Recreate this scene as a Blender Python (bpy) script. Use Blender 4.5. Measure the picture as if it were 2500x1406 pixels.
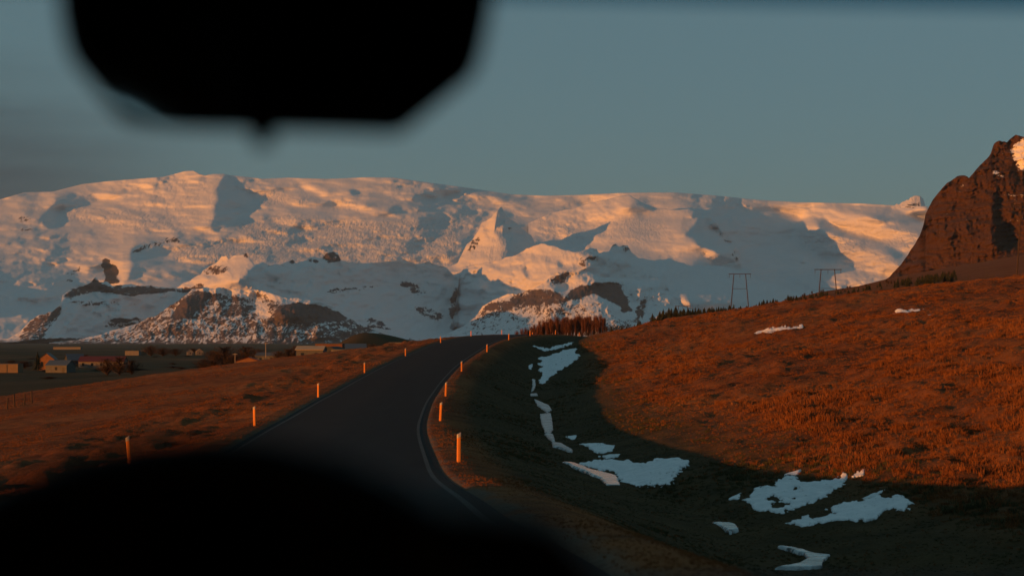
import bpy, bmesh, math, random
import numpy as np
from mathutils import Vector, Matrix

# ---------------------------------------------------------------- scene, camera, light
scene = bpy.context.scene
for o in list(bpy.data.objects):
    bpy.data.objects.remove(o, do_unlink=True)
COL = scene.collection

F = 3472.0            # focal length in photo pixels (50 mm on a 36 mm sensor, 2500 px wide)
CX, HY = 1250.0, 830.0   # image centre column, true horizon row
EYE = 1.5             # eye height above the road under the car

cam_d = bpy.data.cameras.new('camera')
cam_d.lens = 50.0
cam_d.sensor_width = 36.0
cam_d.shift_y = (HY - 703.0) / 2500.0
cam_d.clip_start = 0.02
cam_d.clip_end = 90000.0
cam_d.dof.use_dof = True
cam_d.dof.focus_distance = 260.0
cam_d.dof.aperture_fstop = 2.3
cam = bpy.data.objects.new('camera', cam_d)
cam.location = (0, 0, EYE)
cam.rotation_euler = (math.radians(90), 0, 0)
COL.objects.link(cam)
scene.camera = cam

SUN_EL, SUN_AZ = 3.4, 236.0        # degrees; azimuth clockwise from +Y (behind the camera, to the left)
world = bpy.data.worlds.new('World')
scene.world = world
world.use_nodes = True
wn = world.node_tree.nodes
wl = world.node_tree.links
wn.clear()
w_out = wn.new('ShaderNodeOutputWorld')
w_bg = wn.new('ShaderNodeBackground')
w_sky = wn.new('ShaderNodeTexSky')
w_sky.sky_type = 'NISHITA'
w_sky.sun_disc = False
w_sky.sun_elevation = math.radians(SUN_EL)
w_sky.sun_rotation = math.radians(SUN_AZ)
w_sky.altitude = 60.0
w_sky.air_density = 1.0
w_sky.dust_density = 0.15
w_sky.ozone_density = 2.5
w_tint = wn.new('ShaderNodeMix')
w_tint.data_type = 'RGBA'
w_tint.blend_type = 'MULTIPLY'
w_tint.inputs[0].default_value = 1.0
w_tint.inputs[7].default_value = (0.70, 0.86, 0.92, 1.0)
w_bg.inputs[1].default_value = 0.084
w_veil = wn.new('ShaderNodeMix')       # thin even veil of high haze over the whole sky
w_veil.data_type = 'RGBA'
w_veil.inputs[0].default_value = 0.58
w_veil.inputs[7].default_value = (1.32, 2.50, 2.85, 1.0)
wl.new(w_sky.outputs[0], w_tint.inputs[6])
wl.new(w_tint.outputs[2], w_veil.inputs[6])
w_tc = wn.new('ShaderNodeTexCoord')      # a dark cloud bank low over the country to the left, ragged at its top
w_sep = wn.new('ShaderNodeSeparateXYZ'); wl.new(w_tc.outputs['Generated'], w_sep.inputs[0])
w_map = wn.new('ShaderNodeMapping'); w_map.inputs['Scale'].default_value = (3.0, 3.0, 22.0)
wl.new(w_tc.outputs['Generated'], w_map.inputs['Vector'])
w_cn = wn.new('ShaderNodeTexNoise'); w_cn.inputs['Scale'].default_value = 1.6; w_cn.inputs['Detail'].default_value = 5
wl.new(w_map.outputs[0], w_cn.inputs['Vector'])
def w_math(op, a, b=None, c=None, clamp=False):
    n = wn.new('ShaderNodeMath'); n.operation = op; n.use_clamp = clamp
    for i, v in enumerate((a, b, c)):
        if v is None: continue
        if isinstance(v, (int, float)): n.inputs[i].default_value = v
        else: wl.new(v, n.inputs[i])
    return n.outputs[0]
def w_step(v, a, b):
    n = wn.new('ShaderNodeMapRange'); n.interpolation_type = 'SMOOTHSTEP'; n.clamp = True
    wl.new(v, n.inputs[0]); n.inputs[1].default_value = a; n.inputs[2].default_value = b
    n.inputs[3].default_value = 0.0; n.inputs[4].default_value = 1.0
    return n.outputs[0]
w_top = w_math('SUBTRACT', w_sep.outputs[2], w_math('MULTIPLY', w_math('SUBTRACT', w_cn.outputs[0], 0.5), 0.10))
w_low = w_math('SUBTRACT', 1.0, w_step(w_top, 0.085, 0.20))
w_left = w_math('SUBTRACT', 1.0, w_step(w_sep.outputs[0], -0.36, -0.17))
w_cl = w_math('MULTIPLY', w_math('MULTIPLY', w_low, w_left), 0.93)
w_cloud = wn.new('ShaderNodeMix'); w_cloud.data_type = 'RGBA'
wl.new(w_cl, w_cloud.inputs[0]); wl.new(w_veil.outputs[2], w_cloud.inputs[6]); w_cloud.inputs[7].default_value = (0.20, 0.46, 0.66, 1.0)
wl.new(w_cloud.outputs[2], w_bg.inputs[0])
wl.new(w_bg.outputs[0], w_out.inputs[0])

sun_d = bpy.data.lights.new('sun', 'SUN')
sun_d.energy = 5.0
sun_d.angle = math.radians(0.5)
sun_d.color = (1.0, 0.325, 0.05)
sun = bpy.data.objects.new('sun', sun_d)
_az, _el = math.radians(SUN_AZ), math.radians(SUN_EL)
SUNV = Vector((math.sin(_az) * math.cos(_el), math.cos(_az) * math.cos(_el), math.sin(_el)))
sun.rotation_euler = SUNV.to_track_quat('Z', 'Y').to_euler()
sun.location = (-60, -60, 40)
COL.objects.link(sun)

scene.view_settings.view_transform = 'Standard'
scene.view_settings.look = 'None'
scene.view_settings.exposure = 0.25
scene.view_settings.gamma = 1.0
scene.view_settings.use_curve_mapping = False

rng = np.random.default_rng(7)
random.seed(7)

# ---------------------------------------------------------------- helpers
def px2x(px, d):
    return (px - CX) / F * d

def py2z(py, d):
    return EYE + (HY - py) / F * d

def pchip(xs, ys):
    xs = np.asarray(xs, float); ys = np.asarray(ys, float)
    h = np.diff(xs); dl = np.diff(ys) / h
    m = np.zeros_like(ys)
    for i in range(1, len(xs) - 1):
        if dl[i-1] * dl[i] > 0:
            w1 = 2 * h[i] + h[i-1]; w2 = h[i] + 2 * h[i-1]
            m[i] = (w1 + w2) / (w1 / dl[i-1] + w2 / dl[i])
    m[0] = dl[0]; m[-1] = dl[-1]
    def f(x):
        x = np.clip(np.asarray(x, float), xs[0], xs[-1])
        k = np.clip(np.searchsorted(xs, x) - 1, 0, len(xs) - 2)
        t = (x - xs[k]) / h[k]
        t2, t3 = t * t, t * t * t
        return ((2*t3 - 3*t2 + 1) * ys[k] + (t3 - 2*t2 + t) * h[k] * m[k]
                + (-2*t3 + 3*t2) * ys[k+1] + (t3 - t2) * h[k] * m[k+1])
    return f

def lerp_pts(pts):
    a = np.array(pts, float)
    return lambda x: np.interp(x, a[:, 0], a[:, 1])

def sstep(a, b, x):
    t = np.clip((np.asarray(x, float) - a) / (b - a), 0, 1)
    return t * t * (3 - 2 * t)

def _hash(ix, iy, s):
    h = (ix.astype(np.int64) * 374761393 + iy.astype(np.int64) * 668265263 + s * 2147483647) & 0xffffffff
    h = ((h ^ (h >> 13)) * 1274126177) & 0xffffffff
    h = ((h ^ (h >> 16)) * 2246822519) & 0xffffffff
    return ((h ^ (h >> 15)) & 0xffffff) / float(0xffffff)

def vnoise(x, y, s=0):
    x = np.asarray(x, float); y = np.asarray(y, float)
    ix = np.floor(x); iy = np.floor(y)
    fx = x - ix; fy = y - iy
    fx = fx * fx * fx * (fx * (fx * 6 - 15) + 10); fy = fy * fy * fy * (fy * (fy * 6 - 15) + 10)
    a = _hash(ix, iy, s); b = _hash(ix + 1, iy, s); c = _hash(ix, iy + 1, s); d = _hash(ix + 1, iy + 1, s)
    return (a + (b - a) * fx) * (1 - fy) + (c + (d - c) * fx) * fy

def fbm(x, y, s=0, o=4, g=0.5):
    t = 0; a = 1.0; n = 0
    x = np.asarray(x, float); y = np.asarray(y, float)
    for i in range(o):
        t = t + a * (vnoise(x, y, s + i * 17) * 2 - 1); n += a
        ca, sa = math.cos(0.6), math.sin(0.6)
        x, y = (x * ca - y * sa) * 2.03 + 11.3, (x * sa + y * ca) * 2.03 + 5.7
        a *= g
    return t / n

def ridged(x, y, s=0, o=4, g=0.55):
    t = 0; a = 1.0; n = 0
    x = np.asarray(x, float); y = np.asarray(y, float)
    for i in range(o):
        v = 1 - np.abs(vnoise(x, y, s + i * 13) * 2 - 1)
        t = t + a * v * v; n += a
        x, y = x * 2.07 + 3.1, y * 2.07 + 7.7
        a *= g
    return t / n

def in_poly(X, Y, poly):
    r = np.zeros(np.shape(X), bool)
    n = len(poly)
    for i in range(n):
        x1, y1 = poly[i]; x2, y2 = poly[(i + 1) % n]
        if y1 == y2:
            continue
        c = ((y1 > Y) != (y2 > Y)) & (X < (x2 - x1) * (Y - y1) / (y2 - y1) + x1)
        r ^= c
    return r

def mesh_np(name, co, quads, mat=None, smooth=True, tris=None):
    me = bpy.data.meshes.new(name)
    co = np.asarray(co, np.float32)
    me.vertices.add(len(co)); me.vertices.foreach_set('co', co.ravel())
    ql = 0 if quads is None else len(quads); tl = 0 if tris is None else len(tris)
    me.loops.add(ql * 4 + tl * 3); me.polygons.add(ql + tl)
    li = []; ls = []
    if ql:
        li.append(np.asarray(quads, np.int32).ravel()); ls.append(np.arange(ql) * 4)
    if tl:
        li.append(np.asarray(tris, np.int32).ravel()); ls.append(ql * 4 + np.arange(tl) * 3)
    me.loops.foreach_set('vertex_index', np.concatenate(li).astype(np.int32))
    me.polygons.foreach_set('loop_start', np.concatenate(ls).astype(np.int32))
    if smooth:
        me.polygons.foreach_set('use_smooth', np.ones(ql + tl, bool))
    me.update(calc_edges=True)
    me.validate()
    if mat:
        me.materials.append(mat)
    return me

def add_attr(me, name, vals):
    a = me.attributes.new(name, 'FLOAT', 'POINT')
    a.data.foreach_set('value', np.asarray(vals, np.float32).ravel())

def grid_quads(nr, nc):
    i = np.arange(nr - 1)[:, None] * nc + np.arange(nc - 1)[None, :]
    return np.stack([i, i + 1, i + nc + 1, i + nc], -1).reshape(-1, 4)

def link(name, me, parent=None, label=None, cat=None, group=None, kind=None):
    o = bpy.data.objects.new(name, me)
    COL.objects.link(o)
    if parent is not None:
        o.parent = parent
    if label: o['label'] = label
    if cat: o['category'] = cat
    if group: o['group'] = group
    if kind: o['kind'] = kind
    return o

def thing(name, label, cat, loc=(0, 0, 0), rz=0.0, group=None):
    o = link(name, None, None, label, cat, group)
    o.empty_display_size = 0.2
    o.location = loc; o.rotation_euler = (0, 0, rz)
    return o

# ---------------------------------------------------------------- materials
def newmat(name):
    m = bpy.data.materials.new(name); m.use_nodes = True
    nt = m.node_tree
    b = nt.nodes['Principled BSDF']
    return m, nt, b

def N(nt, t, **kw):
    n = nt.nodes.new(t)
    for k, v in kw.items():
        setattr(n, k, v)
    return n

def ramp(nt, fac, stops):
    r = nt.nodes.new('ShaderNodeValToRGB')
    el = r.color_ramp.elements
    while len(el) > 1:
        el.remove(el[-1])
    el[0].position = stops[0][0]; el[0].color = (*stops[0][1], 1)
    for p, c in stops[1:]:
        e = el.new(p); e.color = (*c, 1)
    if fac is not None:
        nt.links.new(fac, r.inputs[0])
    return r

def noise(nt, vec, scale, detail=4, rough=0.55, dist=0.0):
    n = nt.nodes.new('ShaderNodeTexNoise')
    n.inputs['Scale'].default_value = scale
    n.inputs['Detail'].default_value = detail
    n.inputs['Roughness'].default_value = rough
    n.inputs['Distortion'].default_value = dist
    if vec is not None:
        nt.links.new(vec, n.inputs['Vector'])
    return n

def simple(name, col, rough=0.7, metal=0.0, var=0.12, scale=6.0, bump=0.0, spec=0.3, coords='Object'):
    m, nt, b = newmat(name)
    tc = N(nt, 'ShaderNodeTexCoord')
    n = noise(nt, tc.outputs[coords], scale, 5, 0.6)
    lo = tuple(c * (1 - var) for c in col); hi = tuple(min(1, c * (1 + var)) for c in col)
    r = ramp(nt, n.outputs[0], [(0.3, lo), (0.7, hi)])
    nt.links.new(r.outputs[0], b.inputs['Base Color'])
    b.inputs['Roughness'].default_value = rough
    b.inputs['Metallic'].default_value = metal
    b.inputs['Specular IOR Level'].default_value = spec
    if bump > 0:
        bp = N(nt, 'ShaderNodeBump'); bp.inputs['Strength'].default_value = bump
        bp.inputs['Distance'].default_value = 0.02
        nt.links.new(n.outputs[0], bp.inputs['Height'])
        nt.links.new(bp.outputs[0], b.inputs['Normal'])
    return m

def math_node(nt, op, a, b=None, clamp=False):
    n = nt.nodes.new('ShaderNodeMath'); n.operation = op; n.use_clamp = clamp
    for i, v in enumerate((a, b)):
        if v is None: continue
        if isinstance(v, (int, float)): n.inputs[i].default_value = v
        else: nt.links.new(v, n.inputs[i])
    return n.outputs[0]

def mixc(nt, fac, a, b):
    n = nt.nodes.new('ShaderNodeMix'); n.data_type = 'RGBA'
    if isinstance(fac, (int, float)): n.inputs[0].default_value = fac
    else: nt.links.new(fac, n.inputs[0])
    for i, v in ((6, a), (7, b)):
        if isinstance(v, tuple): n.inputs[i].default_value = (*v, 1)
        else: nt.links.new(v, n.inputs[i])
    return n.outputs[2]

def mountain_mat(name, px_m, rock_col, snow_col=(0.73, 0.74, 0.76)):
    """snow with rock showing through where the 'rock' attribute says bare ground is frequent"""
    m, nt, b = newmat(name)
    geo = N(nt, 'ShaderNodeNewGeometry')
    at = N(nt, 'ShaderNodeAttribute'); at.attribute_name = 'rock'
    mp = N(nt, 'ShaderNodeMapping'); mp.inputs['Scale'].default_value = (1, 0.35, 0.42)
    nt.links.new(geo.outputs['Position'], mp.inputs['Vector'])
    n1 = noise(nt, mp.outputs[0], 1 / (9 * px_m), 7, 0.70, 0.9)
    n2 = noise(nt, geo.outputs['Position'], 1 / (42 * px_m), 3, 0.5)
    s = math_node(nt, 'ADD', math_node(nt, 'MULTIPLY', n1.outputs[0], 0.74), math_node(nt, 'MULTIPLY', n2.outputs[0], 0.26))
    # rock where noise < threshold(rock)
    thr = math_node(nt, 'ADD', math_node(nt, 'MULTIPLY', at.outputs['Fac'], 0.46), 0.24)
    sp = N(nt, 'ShaderNodeSeparateXYZ'); nt.links.new(geo.outputs['True Normal'], sp.inputs[0])
    steep = math_node(nt, 'MULTIPLY', math_node(nt, 'SUBTRACT', 0.86, sp.outputs[2]), 0.34)
    steep = math_node(nt, 'MULTIPLY', steep, math_node(nt, 'MULTIPLY', at.outputs['Fac'], 1.6, clamp=True))
    thr = math_node(nt, 'ADD', thr, steep)
    d = math_node(nt, 'SUBTRACT', thr, s)
    f = math_node(nt, 'MULTIPLY', d, 22.0)
    f = math_node(nt, 'ADD', f, 0.5, clamp=True)
    rc = ramp(nt, noise(nt, geo.outputs['Position'], 1 / (6 * px_m), 5, 0.65).outputs[0],
              [(0.3, tuple(c * 0.6 for c in rock_col)), (0.7, tuple(c * 1.35 for c in rock_col))])
    sn = ramp(nt, n2.outputs[0], [(0.3, tuple(c * 0.95 for c in snow_col)), (0.7, snow_col)])
    nt.links.new(mixc(nt, f, sn.outputs[0], rc.outputs[0]), b.inputs['Base Color'])
    b.inputs['Roughness'].default_value = 0.85
    b.inputs['Specular IOR Level'].default_value = 0.1
    at2 = N(nt, 'ShaderNodeAttribute'); at2.attribute_name = 'rough'
    bp = N(nt, 'ShaderNodeBump'); bp.inputs['Distance'].default_value = 6 * px_m
    nt.links.new(math_node(nt, 'ADD', math_node(nt, 'MULTIPLY', at2.outputs['Fac'], 0.8), 0.2), bp.inputs['Strength'])
    nt.links.new(noise(nt, mp.outputs[0], 1 / (7 * px_m), 6, 0.62, 0.6).outputs[0], bp.inputs['Height'])
    nt.links.new(bp.outputs[0], b.inputs['Normal'])
    return m

# ---------------------------------------------------------------- ground shape (metres; z relative to the world, eye at EYE)
YC = [-60, -6, 5, 20, 43, 66, 90, 119, 150, 178, 208, 240, 268, 300, 360, 460]
ZR = pchip(YC, [EYE + v for v in (-1.2, -1.5, -1.5, -2.35, -3.68, -3.86, -3.55, -2.68, -1.36, -0.12, 0.62, 0.93, 0.72, 0.2, -1.0, -3.0)])
XR = pchip([-60, 0, 43, 68, 90, 105, 120, 155, 184, 210, 240, 268, 300, 360, 460],
           [9.5, 2.45, -1.6, -3.45, -4.2, -4.35, -4.25, -2.7, -0.42, 2.66, 7.3, 12.7, 18.5, 26, 36])
def XC(y):
    return XR(y) - 4.2
XD = pchip([-60, 0, 20, 32, 39, 49, 64, 83, 109, 150, 193, 240, 268, 300, 460],
           [30, 14, 9.6, 7.2, 6.0, 4.0, 2.9, 2.3, 2.2, 3.1, 5.2, 11.8, 17.6, 23.5, 41])
ZD = pchip([-60, 0, 32, 49, 64, 83, 109, 150, 193, 230, 268, 300, 460],
           [EYE + v for v in (-5.3, -5.3, -5.2, -5.1, -5.0, -5.0, -4.75, -3.9, -1.25, 0.0, 0.25, -0.1, -3.4)])
XE = pchip([-60, 60, 140, 150, 162, 172, 184, 193, 206, 222, 240, 300, 460],
           [-82, -78, -66, -55, -45, -37, -28.5, -20, -11.5, -6.5, -2.2, 8, 24])

def E_tab(px, row):
    return np.interp(px, row[0], row[1])
FARROWS = [
    (430.,  ([-900, 1180, 1300, 1415, 1480, 1600, 1800, 2000, 2200, 2350, 2500, 2700, 3400],
             [930, 846, 836, 826, 802, 780, 755, 729, 704, 688, 669, 645, 570])),
    (720.,  ([-900, 1180, 1300, 1480, 1600, 1700, 1800, 1900, 2000, 2150, 2300, 2500, 2700, 3400],
             [890, 848, 832, 822, 803, 785, 762, 738, 713, 690, 670, 640, 615, 540])),
    (1500., ([-900, 1480, 1700, 1900, 2000, 2170, 2300, 2500, 2700, 3400],
             [866, 838, 815, 760, 722, 680, 655, 622, 590, 510])),
    (2600., ([-900, 1480, 1800, 2000, 2170, 2300, 2500, 2700, 3400],
             [850, 838, 815, 770, 700, 660, 630, 600, 520])),
    (6000., ([-900, 1480, 2000, 2500, 3400], [840, 836, 826, 800, 780])),
    (30000., ([-900, 3400], [833, 833])),
]
def far_z(x, y):
    d = np.maximum(y, 1.0)
    px = CX + x / d * F
    px = np.clip(px, -2500, 5000)
    lo = np.log(np.maximum(d, FARROWS[0][0]))
    ys = np.stack([E_tab(px, r[1]) for r in FARROWS])
    zz = np.stack([(HY - ys[i]) / F * FARROWS[i][0] for i in range(len(FARROWS))])
    ls = np.log([r[0] for r in FARROWS])
    k = np.clip(np.searchsorted(ls, lo) - 1, 0, len(ls) - 2)
    t = np.clip((lo - ls[k]) / (ls[k+1] - ls[k]), 0, 1)
    dk = np.exp(lo)
    ia = np.take_along_axis(ys, k[None], 0)[0]; ib = np.take_along_axis(ys, (k+1)[None], 0)[0]
    yy = ia + (ib - ia) * t
    return EYE + (HY - yy) / F * d

def valley_z(x, y):
    d = np.maximum(y, 60.0)
    z = EYE - 13.0 + 6.5 * np.exp(-((x + 62) / 55.0) ** 2 - ((y - 480) / 190.0) ** 2)
    z = z - 9.0 * sstep(900, 4500, d)
    z = z + 1.2 * fbm(x / 120., y / 120., 91, 3)
    sx = np.where(x < -57, 15.0, 36.0)
    z = z + 11.0 * np.exp(-((x + 57) / sx) ** 2 - ((y - 565) / 38.0) ** 2)   # brown knoll behind the farm
    return z

def hill_mask(x, y):
    """1 on the hillside right of the road, 0 on the road and to the left"""
    return sstep(-1, 3, x - XD(y))

def groundZ(x, y, detail=True):
    x = np.asarray(x, float); y = np.asarray(y, float)
    yy = np.clip(y, -60, 460)
    u = x - XC(yy)
    zr = ZR(yy)
    # left: verge and bench, then a drop to the valley
    au = -u
    zl = zr - 0.106 * np.clip(au - 4.3, 0, 62) - 0.1 * sstep(4.2, 6.5, au)
    zl = zl + 2.7 * sstep(6, 11, au) * (1 - sstep(14, 24, au)) * (1 - sstep(13, 22, y)) * sstep(-50, -20, y)   # unseen bank by the car, added to cast shade over the near verge
    drop = sstep(0, 34, XE(yy) - x)
    vz = valley_z(x, y)
    zl = zl * (1 - drop) + vz * drop
    # right: embankment, ditch, hillside
    xd = XD(yy); zd = ZD(yy)
    xp = XC(yy) + 4.35
    t = np.clip((x - xp) / np.clip(xd - 0.7 - xp, 0.5, 6.5), 0, 1)
    zb = zr + (zd - zr) * (0.45 * t + 0.55 * t * t * (3 - 2 * t))
    h = np.maximum(x - xd - 0.5, 0)
    zh = zd + 0.168 * h - 0.0011 * np.maximum(h - 25, 0) ** 2 * (1 - sstep(60, 90, h)) - 1.35 * sstep(60, 90, h) + 0.16 * (1 - np.exp(-h / 3.0))
    if True:
        zh = zh + sstep(3, 14, h) * (0.55 * fbm(x / 17., y / 38., 5, 3) + 0.5 * (fbm(x / 60., y / 26., 8, 2)))
        # a low bank running across the hillside
        bx = (x - 0.158 * y) / np.maximum(y, 40) * F
        bank = np.exp(-((y - 262 - 0.16 * (x - 40)) / 5.0) ** 2) * sstep(18, 34, x) * (1 - sstep(70, 95, x))
        zh = zh + 0.9 * bank
    zrgt = np.where(x < xd - 0.7, zb, np.where(x < xd + 0.5, zd, zh))
    z = np.where(u < -4.7, zl, np.where(u < 4.35, zr, zrgt))
    # hill and far country taken over by the distance tables
    fz = far_z(x, y)
    f = sstep(290, 400, y) * sstep(0, 9, x - xd)
    z = z * (1 - f) + fz * f
    dd = np.sqrt(x * x + y * y)
    fl = sstep(430, 520, y)
    leftpart = 1 - sstep(1180, 1330, CX + x / np.maximum(y, 1.0) * F)
    zfar = fz * (1 - leftpart) + vz * leftpart
    z = z * (1 - fl) + zfar * fl
    # behind the camera: gentle continuation
    if detail:
        off = np.abs(u)
        tus = sstep(4.4, 7.5, off) * (1 - sstep(250, 420, dd))
        shade_ditch = 0.25 + 0.75 * sstep(2, 11, x - xd + 30 * (u < -4))
        bl = vnoise(x / 0.95, y / 1.3, 31)
        b2 = vnoise(x / 2.3, y / 3.1, 37)
        z = z + tus * shade_ditch * (0.62 * np.clip(bl - 0.5, 0, 1) + 0.62 * np.clip(b2 - 0.45, 0, 1) + 0.16 * fbm(x / 7., y / 9., 41, 3) - 0.14)
    # road bed lies a little under the asphalt
    z = z - 0.12 * (1 - sstep(3.35, 3.8, np.abs(u))) * (y < 458)
    return z

_RK = np.linspace(-0.42, 0.42, 841)
_RD = np.geomspace(13., 900., 1500)
_rz = groundZ(_RK[:, None] * _RD[None], np.broadcast_to(_RD[None], (841, 1500)), False)
_RE = np.maximum.accumulate((_rz - EYE) / _RD[None], axis=1)
def ray_ground(px, py):
    """depth along the view axis at which a pixel's line of sight meets the ground"""
    px = np.asarray(px, float); py = np.asarray(py, float)
    kx = ((px - CX) / F).ravel(); kz = ((HY - py) / F).ravel()
    ci = np.clip((kx + 0.42) / 0.001, 0, 839.999); c0 = ci.astype(int); f = ci - c0
    out = np.empty(kx.shape)
    def look(c):
        r = np.empty(kx.shape)
        for u in np.unique(c):
            m = c == u
            j = np.clip(np.searchsorted(_RE[u], kz[m]), 1, 1499)
            e0 = _RE[u][j - 1]; e1 = _RE[u][j]
            t = np.clip((kz[m] - e0) / np.maximum(e1 - e0, 1e-9), 0, 1)
            r[m] = _RD[j - 1] + (_RD[j] - _RD[j - 1]) * t
        return r
    a = look(c0); b = look(c0 + 1)
    out = np.where(np.abs(a - b) < 0.1 * a, a * (1 - f) + b * f, a)
    return out.reshape(px.shape)

# ---------------------------------------------------------------- ground sheet
def ground_mat():
    m, nt, b = newmat('dry_grass_ground')
    geo = N(nt, 'ShaderNodeNewGeometry')
    pos = geo.outputs['Position']
    big = noise(nt, pos, 0.07, 4, 0.55)
    mid = noise(nt, pos, 0.9, 5, 0.6)
    fine = noise(nt, pos, 9.0, 4, 0.7)
    straw = ramp(nt, big.outputs[0], [(0.32, (0.125, 0.047, 0.018)), (0.5, (0.170, 0.066, 0.024)), (0.68, (0.21, 0.092, 0.034))])
    v = ramp(nt, mid.outputs[0], [(0.30, (0.42, 0.42, 0.42)), (0.52, (1.0, 1.0, 1.0)), (0.75, (1.18, 1.12, 1.05))])
    mul = N(nt, 'ShaderNodeMix'); mul.data_type = 'RGBA'; mul.blend_type = 'MULTIPLY'; mul.inputs[0].default_value = 1
    nt.links.new(straw.outputs[0], mul.inputs[6]); nt.links.new(v.outputs[0], mul.inputs[7])
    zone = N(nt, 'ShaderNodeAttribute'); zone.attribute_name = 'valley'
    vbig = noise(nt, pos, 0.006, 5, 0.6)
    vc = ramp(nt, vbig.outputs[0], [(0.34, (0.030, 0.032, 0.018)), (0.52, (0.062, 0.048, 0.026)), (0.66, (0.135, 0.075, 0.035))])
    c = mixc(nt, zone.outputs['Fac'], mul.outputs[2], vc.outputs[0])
    grav = N(nt, 'ShaderNodeAttribute'); grav.attribute_name = 'gravel'
    gc = ramp(nt, fine.outputs[0], [(0.3, (0.075, 0.058, 0.045)), (0.7, (0.15, 0.115, 0.085))])
    c = mixc(nt, grav.outputs['Fac'], c, gc.outputs[0])
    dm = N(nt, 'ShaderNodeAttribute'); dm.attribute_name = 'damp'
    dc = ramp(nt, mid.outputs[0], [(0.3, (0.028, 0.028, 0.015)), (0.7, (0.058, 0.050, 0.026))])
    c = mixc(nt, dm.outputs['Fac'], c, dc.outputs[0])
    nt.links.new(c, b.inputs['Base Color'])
    b.inputs['Roughness'].default_value = 0.95
    b.inputs['Specular IOR Level'].default_value = 0.05
    bp = N(nt, 'ShaderNodeBump'); bp.inputs['Strength'].default_value = 0.8; bp.inputs['Distance'].default_value = 0.25
    hs = math_node(nt, 'ADD', math_node(nt, 'MULTIPLY', mid.outputs[0], 1.0), math_node(nt, 'MULTIPLY', fine.outputs[0], 0.25))
    nt.links.new(hs, bp.inputs['Height']); nt.links.new(bp.outputs[0], b.inputs['Normal'])
    return m
M_GROUND = ground_mat()

def build_ground():
    th = np.concatenate([np.linspace(-math.pi, -0.47, 46)[:-1], np.linspace(-0.47, 0.47, 760), np.linspace(0.47, math.pi, 46)[1:]])
    r = np.concatenate([np.geomspace(1.0, 15, 34)[:-1], np.geomspace(15, 450, 440)[:-1], np.geomspace(450, 3000, 70)[:-1], np.geomspace(3000, 45000, 26)])
    R, T = np.meshgrid(r, th, indexing='ij')
    X = R * np.sin(T); Y = R * np.cos(T)
    Z = groundZ(X, Y)
    co = np.stack([X, Y, Z], -1).reshape(-1, 3)
    q = grid_quads(len(r), len(th))[:, ::-1]
    me = mesh_np('ground', co, q, M_GROUND)
    u = np.abs(X - XC(np.clip(Y, -60, 460)))
    yy = np.clip(Y, -60, 460)
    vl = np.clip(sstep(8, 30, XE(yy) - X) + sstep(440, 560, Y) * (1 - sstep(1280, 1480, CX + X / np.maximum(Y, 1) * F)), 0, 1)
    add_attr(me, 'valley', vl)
    add_attr(me, 'gravel', (1 - sstep(3.5, 3.95, u + 0.5 * (vnoise(X / 0.8, Y / 0.8, 3) - 0.5))) * (Y < 458))
    us = X - XC(yy)
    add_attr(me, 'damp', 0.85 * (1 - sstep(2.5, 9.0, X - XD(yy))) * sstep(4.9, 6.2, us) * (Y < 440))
    return link('ground', me, kind='structure')
build_ground()

# ---------------------------------------------------------------- road
def strip(u0, u1, y0, y1, dz, step=1.0, gaps=None):
    ys = np.arange(y0, y1 + 1e-6, step)
    nu = 9 if u1 - u0 > 1 else 2
    us = np.linspace(u0, u1, nu)
    U, Y = np.meshgrid(us, ys)
    X = XC(Y) + U
    camber = -0.018 * np.abs(U)
    Z = ZR(Y) + dz + camber
    return np.stack([X, Y, Z], -1).reshape(-1, 3), grid_quads(len(ys), nu)

def asphalt_mat():
    m, nt, b = newmat('worn_asphalt')
    geo = N(nt, 'ShaderNodeNewGeometry'); pos = geo.outputs['Position']
    n1 = noise(nt, pos, 0.5, 5, 0.6); n2 = noise(nt, pos, 60, 3, 0.7)
    mp = N(nt, 'ShaderNodeMapping'); mp.inputs['Scale'].default_value = (0.9, 0.05, 1)
    nt.links.new(pos, mp.inputs['Vector'])
    n3 = noise(nt, mp.outputs[0], 1.0, 4, 0.6)
    s = math_node(nt, 'ADD', math_node(nt, 'MULTIPLY', n1.outputs[0], 0.4), math_node(nt, 'MULTIPLY', n3.outputs[0], 0.6))
    r = ramp(nt, s, [(0.35, (0.006, 0.006, 0.007)), (0.65, (0.014, 0.013, 0.012))])
    nt.links.new(r.outputs[0], b.inputs['Base Color'])
    b.inputs['Roughness'].default_value = 0.9
    b.inputs['Specular IOR Level'].default_value = 0.15
    bp = N(nt, 'ShaderNodeBump'); bp.inputs['Strength'].default_value = 0.4; bp.inputs['Distance'].default_value = 0.01
    nt.links.new(n2.outputs[0], bp.inputs['Height']); nt.links.new(bp.outputs[0], b.inputs['Normal'])
    return m
M_ASPH = asphalt_mat()
co, q = strip(-3.55, 3.55, -60, 420, 0.02)
road = link('road', mesh_np('road', co, q, M_ASPH), kind='structure')
M_PAINT = simple('worn_road_paint', (0.030, 0.030, 0.028), 0.8, var=0.6, scale=1.5)
for u in (-3.22, 3.22):
    co, q = strip(u - 0.06, u + 0.06, -60, 420, 0.026)
    link('edge_line', mesh_np('edge_line', co, q, M_PAINT), parent=road)

# ---------------------------------------------------------------- mountains
def blur(a, n):
    for _ in range(n):
        a = (a + np.roll(a, 1, 0) + np.roll(a, -1, 0)) / 3
        a = (a + np.roll(a, 1, 1) + np.roll(a, -1, 1)) / 3
    return a

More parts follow.
